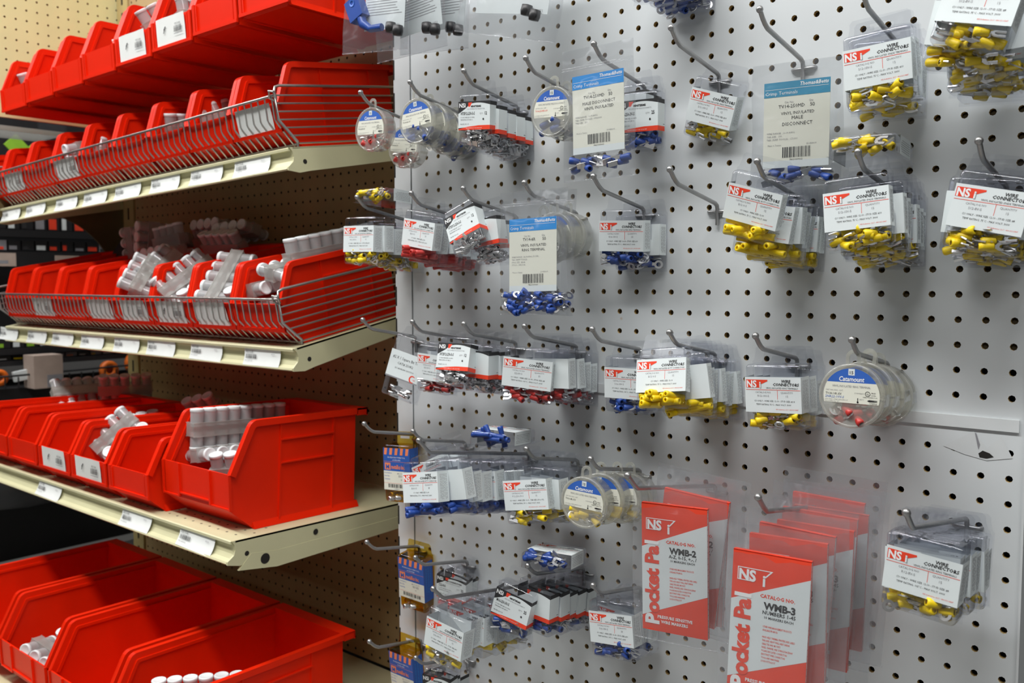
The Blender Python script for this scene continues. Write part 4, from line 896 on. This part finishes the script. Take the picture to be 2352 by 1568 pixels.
# wire marker booklets in bags
def booklet(cat, l2, W=2.88, H=5.5):
    mb = MB(); w = W / 2; h = H / 2
    mb.box(-w, w, 0, .03, -h, h, 'ink_red'); mb.box(-w, w, .19, .22, -h, h, 'ink_red')
    pg = MB(); pg.box(-w + .02, w - .015, .03, .19, -h + .03, h - .06, 'paper_white'); pg.prism([(.0, h), (.19, h), (.22, h - .05), (.0, h - .05)], -w, w, 'ink_red', 'x')
    for i in range(22): pg.rect(-.06, .0, -h + .3 + i * .24, -h + .34 + i * .24, 0, 'ink_gray', Matrix.Translation((w + .002, .1, 0)) @ Matrix.Rotation(math.pi / 2, 4, 'Z'))
    y = -.005; Z = lambda f: h - f * H; X = lambda f: -w + f * W
    mb.poly([(X(0), Z(.888)), (X(1), Z(.67)), (X(1), Z(.124)), (X(0), Z(.345))], y, 'paper_white'); y -= .006
    x, z, ww, hh = X(.07), Z(.205), W * .46, H * .09
    mb.poly([(x, z), (x + ww * .38, z), (x + ww * .38, z + .03), (x + .03, z + .03), (x + .03, z + hh - .03), (x + ww * .93, z + hh - .03), (x + ww * .76, z + hh * .45), (x + ww * .8, z + hh * .42), (x + ww, z + hh), (x, z + hh)], y, 'ink_white')
    mb.text('NS', x + .06, z + .02, y - .004, hh * 1.15, 'ink_white', 'L', sx=.92, bold=.04); mb.text('i', x + ww * .72, z - .1, y - .004, hh * 1.2, 'ink_white', 'L', bold=.03)
    sz = .84; xb = X(.255); zz = Z(.945); pr = 0
    for st, c in (('P', 'ink_white'), ('ocket Pa', 'ink_red'), ('l', 'ink_white')):
        mb.text(st, xb, zz + pr, y - .004, sz, c, 'L', sx=.98, bold=.045, rot=math.pi / 2); pr += text_geo(st, .045)[2] * sz * .98 + .05
    mb.text('CATALOG NO.', X(.60), Z(.30), y, .19, 'ink_red', bold=.03); mb.text(cat, X(.63), Z(.375), y, .36, 'ink_black', bold=.045); mb.text(l2, X(.63), Z(.41), y, .2, 'ink_black', bold=.02, sx=.95); mb.text('10 MARKERS EACH', X(.63), Z(.44), y, .13, 'ink_black', bold=.015)
    T = ['OTHER WIRE MANAGEMENT PRODUCTS', 'AVAILABLE FROM NSi:', '', 'HAND-HELD THERMAL PRINTERS AND LABELS', 'THIN AND HEAVY WALL HEAT SHRINK', 'CABLE TIES AND MOUNTS', 'PANEL CHANNEL AND SURFACE RACEWAY', 'POLARIS INSULATED CONNECTORS', 'EASY-TWIST WIRE CONNECTORS', 'TOOLS AND HARDWARE', 'LOCKOUT/TAGOUT']
    for i, l in enumerate(T):
        if l: mb.text(l, X(.43), Z(.50 + .0235 * i), y, .105, 'ink_red', 'L', sx=.55, bold=.01)
    mb.text('PRESSURE SENSITIVE', X(.24), Z(.895), y, .18, 'ink_white', 'L', bold=.03, sx=.95); mb.text('WIRE MARKERS', X(.29), Z(.932), y, .18, 'ink_white', 'L', bold=.03, sx=.95)
    return mb.mesh('printed_cover'), pg.mesh('marker_pages')
BK2, BK3 = booklet('WMB-2', 'A-Z, 0-15, +,-, /'), booklet('WMB-3', 'NUMBERS 1-45')
def book_bag(pose, ms, label, seed, W=4.1, z0=-3.2, z1=3.75):
    t = thing('booklet_bag', label, 'booklet bag', (0, 0, 0), group='bagged wire marker booklets'); setM(t, Matrix.Translation(pose[:3]) @ Rm(*pose[3:]))
    O('clear_bag', bag_mesh(W, z0, z1, .52, seed=seed), t, (.15, .06, 0)); O('printed_cover', ms[0], t, (0, -.06, 0)); O('marker_pages', ms[1], t, (0, -.06, 0))
BL = 'red and white marker booklet in clear bag, '
book_bag((8.81, -6.02, -12.55, 9.5, .7, -.8), BK2, BL + 'front one of the left hook', 21)
book_bag((9.0, -5.1, -12.2, 8, 0, 6), BK2, BL + 'tilted right behind the left front one', 22)
book_bag((8.7, -4.2, -12.5, 5, 0, 2), BK2, BL + 'third back on the left hook', 23)
book_bag((13.74, -7.67, -13.29, 8.9, -2.5, 1.3), BK3, BL + 'front one of the right hook', 31)
for i in range(6):
    rr = random.Random(50 + i)
    book_bag((14.0 + rr.uniform(-.25, .35), -6.8 + .85 * i, -12.75 + .12 * i + rr.uniform(-.1, .1), 8 + rr.uniform(-3, 3), 0, rr.uniform(-1, 4)), BK3, BL + '%s back on the right hook' % ORD[i + 1], 32 + i)
# amber bit boxes
def amber_card(part, W=2.07, H=2.6, D=.9):
    mb = MB(); w = W / 2; h = H / 2; y = -.012
    mb.rect(-w, w, -h, h, y, 'card_blue')
    for i in range(5):
        x = -w + .06 + i * .42; mb.poly([(x, h - .42), (x + .2, h - .42), (x + .28, h), (x + .06, h)], y - .004, 'card_orange')
    mb.text('PROFESSIONAL POWER TOOL', 0, h - .62, y - .005, .12, 'ink_white', sx=.85); mb.text('ACCESSORIES', 0, h - .78, y - .005, .12, 'ink_white', sx=.85)
    mb.rect(-w, w, h - .85, h - .835, y - .004, 'card_orange')
    mb.rect(-w + .1, -w + .55, h - 1.35, h - .92, y - .004, 'card_orange'); mb.text('M', -w + .325, h - 1.3, y - .008, .4, 'card_blue', bold=.02)
    mb.text('metallics inc.', -w + .62, h - 1.28, y - .006, .36, 'card_orange', 'L', sx=.58, bold=.03)
    mb.rect(-w, w, -h, h - 1.42, y - .003, 'paper_cream'); y -= .008
    for i, (a, b) in enumerate((('Description:', '#8-10 SLOT'), ('Part No.:', part), ('Quantity:', '10'))):
        mb.text(a, -w + .06, h - 1.58 - .19 * i, y, .12, 'ink_blue', 'L'); mb.text(b, .35, h - 1.6 - .19 * i, y, .13 if i != 1 else .2, 'ink_gray')
    mb.rect(-w, w, -h + .42, -h + .43, y, 'ink_red'); barcode(mb, -w + .35, w - .3, -h + .15, -h + .38, y, 'ink_black', 17); mb.text('6 39720 2', 0, -h + .03, y, .1, 'ink_gray')
    for s in (1, -1): 
        M = side_M(W, D, s); mb.rect(-D / 2 - .012, D / 2 - .05, -h, h, 0, 'card_blue', M)
        finelines(mb, .9, -D * .25, D * .2, -.006, 3, 'ink_skyblue', M @ Matrix.Rotation(math.pi / 2, 4, 'Y'), .03, seed=4)
    return mb.mesh('printed_card')
for pose, part, d in (((-13.2, -1.6, -11.99, 8, -1, -2.7), '00181', 'fourth row, above the level shelf end'), ((-12.54, -1.1, -18.91, 5, 7, 3.4), '00182', 'fifth row far left'), ((-12.48, -2.02, -24.61, 0, 6, 0), '000921', 'bottom far left')):
    t = thing('amber_box', 'amber bit box with striped blue card, ' + d, 'bit box', (0, 0, 0), group='amber bit boxes'); setM(t, Matrix.Translation(pose[:3]) @ Rm(*pose[3:]))
    O('amber_shell', shell(2.05, -2.05, 1.5, .9, .72, 'amber_plastic'), t); O('printed_card', amber_card(part), t); fill(t, 'butt', 'yellow' if False else 'tin', 5, (-.9, .9, .05, .8, -2.0, -1.4), 5)
# bit tip pack
t = thing('clamshell_pack', 'slanted clear clamshell labelled as a square bit tip, far left third row', 'clamshell pack', (0, 0, 0)); setM(t, Matrix.Translation((-11.17, -2.75, -5.41)) @ Rm(17, -5, 15.7))
O('clear_shell', shell(2.2, -2.0, 1.75, .7, .5), t); m = MB(); m.rect(-1.1, 1.1, -.78, .78, -.014, 'paper_white'); m.rect(-1.1, 1.1, -.86, -.78, -.013, 'ink_gray')
m.text('#2 X 1 Square Bit Tip', 0, .3, -.02, .24, 'ink_black', sx=.85); m.text('CAT# 250R2', .05, 0, -.02, .2, 'ink_black'); m.text('QC #2082440 20717314', .05, -.28, -.02, .13, 'ink_black')
o = arcpts(.72, -.6, .22, .9, 5.2, 10); i = arcpts(.75, -.6, .16, .9, 5.2, 10)
for q in range(10): m.poly([o[q], o[q + 1], i[q + 1], i[q]], -.02, 'ink_red')
m.text('nsi', .85, -.66, -.02, .16, 'ink_red'); O('printed_label', m, t); fill(t, 'bare', 'tin', 4, (-.9, .9, .05, .6, -1.95, -1.3), 6)
# battery clamp bags along the top edge
def leaflet(W, H, seed):
    mb = MB(); mb.box(-W / 2, W / 2, 0, .02, -H / 2, H / 2, 'paper_white'); r = random.Random(seed)
    for i in range(26):
        z = H / 2 - .25 - i * (H - .9) / 26; mb.rect(-W / 2 + .15, W / 2 - .15 - r.uniform(0, .6), z, z + .035, -.005, 'ink_gray')
    mb.text('3321', W / 2 - .5, -H / 2 + .1, -.006, .2, 'ink_gray'); return mb.mesh('folded_leaflet')
def clamp(col_):
    m = MB(); m.box(-.55, .45, -.3, .3, -.5, .7, col_, Matrix.Rotation(-.5, 4, 'Y')); m.tube([(.2, 0, -.2), (.5, -.05, -.75), (1.1, -.05, -1.05), (1.9, 0, -1.0)], [.28, .26, .2, .2], col_, 10)
    m.lathe([(.2, -.32), (.1, -.32), (.1, -.3)], 'ink_blue', 10, 'y', Matrix.Translation((-.2, 0, .35))); return m.mesh('battery_clamp')
def bolt():
    m = MB(); m.lathe([(.001, -.2), (.25, -.2), (.3, 0), (.27, .3), (.001, .35)], 'black_plastic', 12, 'z'); return m.mesh('black_cap')
CLB, CAPB = clamp('vinyl_blue'), bolt()
for i, (pose, W, lab_) in enumerate((((-10.4, -5.2, 15.2, 4, 0, 5), 5.0, 'clear bag with a blue battery clamp, frontmost at the top left'), ((-9.2, -4.0, 15.0, 6, 0, -3), 5.0, 'clear bag with a text leaflet, second from front at the top left'),
        ((-8.3, -2.8, 15.3, 4, 0, 4), 5.0, 'clear bag with a text leaflet, rearmost at the top left'), ((-2.3, -3.2, 15.0, 4, 0, 14), 6.6, 'wide clear bag with a line drawing leaflet at the frame top'))):
    t = thing('parts_bag', lab_, 'parts bag', (0, 0, 0), group='bags along the top edge'); setM(t, Matrix.Translation(pose[:3]) @ Rm(*pose[3:]))
    O('clear_bag', bag_mesh(W, -3.1, 3.2, .7, seed=60 + i), t); O('folded_leaflet', leaflet(3.0 if i < 3 else 4.6, 4.6, i), t, (.55 if i < 3 else 0, .1, .35), (0, -.06 * (i % 2), 0))
    if i == 0: O('battery_clamp', CLB, t, (-1.2, -.2, -.9))
    for k in range(2): O('black_cap', CAPB, t, ((1.3, -2.1) [0] + .55 * k, -.15, -2.0 - .2 * k - (.0 if i < 3 else -.2)))
r = random.Random(4)
hook('1z', 6.0, 15.1, 4.4, 'steel peg hook hidden behind the dark pack at the frame top')
ST('1z', 'nsi', (6.0, -3.3, 13.6, 4, -5, 4), 5, .62, 'R16-8V-S', '25', RNG, '16-14', 'ring', 'blue', 'blue ring terminals', 'cut by the top frame edge', nT=14)
# ================================================================ NEXT AISLE, SEEN PAST THE SHELVING
def rack(name, label, parts, cat='rack', group=None):
    t = thing(name, label, cat, (-92, 0, 0), group=group)
    for n, (x0, x1, y0, y1, z0, z1, m) in parts:
        b = MB(); b.box(x0, x1, y0, y1, z0, z1, m); O(n, b, t)
    return t
rack('display_rack', 'black metal display rack across the next aisle', [('back_panel', (-3, -2.5, -30, 60, -36, -12.8, 'rack_black')), ('back_panel', (-3, -2.5, -30, 60, -10.6, 34, 'rack_black')), ('shelf_rail', (-1, 1.2, -30, 60, 5.0, 5.9, 'rack_black')), ('shelf_rail', (-1, 2, -30, 60, 1.2, 3.2, 'rack_black')),
    ('shelf_rail', (-1, 1.5, -30, 60, -9.4, -8.7, 'rack_black')), ('shelf_rail', (-1, 1.5, -30, 60, -10.8, -10.2, 'rack_black')), ('shelf_rail', (-1, 3, -30, 60, -15.2, -13.4, 'rack_black')), ('shelf_rail', (-1, 4, -30, 60, -27, -24, 'rack_black'))])
r = random.Random(12)
for z0, z1, nn in ((6.0, 8.6, 16), (3.4, 4.7, 16), (-8.6, -7.3, 16), (-10.1, -9.5, 16)):
    low = z0 < 0
    for i in range(nn):
        y = 1 + i * 1.6; t = thing('blister_pack', 'small dark blister pack on the black rack, seen %s' % ('below the middle shelf' if low else 'below the highest shelf'), 'blister pack', (-91.5, y, z0), (0, 0, 0), 'packs on the far black rack ' + ('low' if low else 'high'))
        b = MB(); b.box(-.4, .4, .05, 1.45, 0, z1 - z0 - .1, 'black_plastic' if r.random() < .75 else 'ink_gray'); O('pack_body', b, t)
        c = r.choice(('card_orange', 'vinyl_yellow', 'paper_white', 'green_lime', 'ink_gray')) if low else r.choice(('ink_red', 'ink_red', 'ink_gray', 'paper_white', 'ink_black'))
        b = MB(); hz = (z1 - z0) * r.uniform(.25, .6); b.box(.4, .43, .15, r.uniform(.6, 1.3), .08, hz, c); O('pack_label', b, t)
for y, z in ((4.6, 2.2), (12.2, 2.0), (17.5, 2.0), (19.5, -14.3), (8.2, -26), (0.5, -27.4)):
    b = MB(); b.box(-.05, .05, -1.5, 1.5, -.8, .8, 'brown_tag'); b.rect(-.9, .6, -.5, -.1, 0, 'ink_gray', Matrix.Translation((.06, 0, 0)) @ Matrix.Rotation(math.pi / 2, 4, 'Z'))
    tag(O('rack_tag', b, None, (-89.6 if z > -20 else -87.5, y, z)), 'brownish paper tag on a black rack rail in the next aisle', 'tag', 'tags on the far rack')
for i, (y, z, rr_) in enumerate(((3.2, -11.9, 1.0), (16.5, -12.0, 1.2), (20.3, -11.4, 1.6))):
    b = MB(); b.lathe([(.001, -.2), (rr_, -.2), (rr_, .4), (rr_ * .4, .45), (rr_ * .4, .3)], 'orange_plastic', 20, 'x'); tag(O('orange_spool', b, None, (-88.5, y, z)), 'orange plastic spool in the far wire basket, %s' % ('left', 'middle', 'right')[i], 'spool', 'orange spools')
b = MB(); b.box(-.3, .3, -2.5, 2.5, -.6, .6, 'paper_white', Matrix.Rotation(.15, 4, 'X')); tag(O('white_bundle', b, None, (-88.4, 7.3, -11.6)), 'white bundle beside the left orange spool across the aisle', 'bundle')
b = MB()
for k in range(18): b.tube([(0, -4 + k * 1.5, -13.2), (0, -4 + k * 1.5, -11.9)], .09, 'rack_black', 6)
b.tube([(0, -5, -11.9), (0, 24, -11.4)], .14, 'rack_black', 6); tag(O('wire_fence', b, None, (-87.4, 0, 0)), 'low black wire fence in front of the orange spools', 'wire fence')
t = thing('goods_box', 'grey cardboard box standing left behind the level shelf bins', 'box', (-87.6, 8, -13.4)); b = MB(); b.box(-1.5, 1.5, -1.7, 1.7, 0, 4.0, 'brown_tag'); O('box_body', b, t); b = MB(); b.box(1.5, 1.53, -.2, 1.6, .1, 1.6, 'ink_gray'); O('box_label', b, t)
t = thing('clear_rack', 'grey clear plastic tray hanging below the far divider board', 'tray', (-78, 0, 0)); b = MB(); b.box(-4, 3, -4, 6.2, 15.6, 15.8, 'tray_plastic'); O('tray_floor', b, t); b = MB(); b.box(2.9, 3.1, -4, 6.2, 15.4, 15.9, 'tray_plastic'); O('tray_lip', b, t); b = MB(); b.box(-4, 3, 6.1, 6.3, 15.6, 18, 'clear_plastic'); O('tray_side', b, t)
for y, z, s in ((6.7, 16.0, 1.0), (3.6, 14.7, .8), (13.2, 17.2, .5), (8.6, 15.6, .6)):
    b = MB(); b.box(-.1, .1, -s, s, -s, s, 'green_lime', Matrix.Rotation(math.pi / 4, 4, 'X')); o = tag(O('green_sign', b, None, (-89.8, y, z)), 'small lime green diamond on the dark rack behind the top left bins', 'sign', 'lime green diamonds')
t = thing('black_bag', 'dark bag of goods below the left end of the level shelf', 'bag', (-84, 4, -27)); b = MB(); b.lathe([(.001, -5), (3.0, -5), (3.4, 0), (3.2, 5), (.001, 5.1)], 'black_plastic', 18, 'y', Matrix.Translation((0, 0, 3.4))); O('bag_body', b, t); b = MB(); b.box(3.2, 3.4, 2.0, 4.6, 1.5, 5, 'brown_tag'); O('bag_label', b, t)
t = thing('caster_wheel', 'black caster wheel on the floor behind the left upright', 'wheel', (-80, 17.2, -34.6)); b = MB(); b.lathe([(.001, -.6), (1.6, -.6), (2.3, -.4), (2.3, .4), (1.6, .6), (.001, .6)], 'black_plastic', 24, 'x'); O('tyre', b, t); b = MB(); b.lathe([(.001, .66), (.8, .66), (.8, .55)], 'hook_zinc', 16, 'x'); O('hub', b, t)
t = thing('black_box', 'tilted black box at the back of the middle shelf beside the pile', 'box', (-58.8, 5.2, .9)); b = MB(); b.box(-2, 2, -1.6, 1.6, -1.7, 1.7, 'black_plastic', Matrix.Rotation(-.6, 4, 'Y')); O('box_body', b, t)
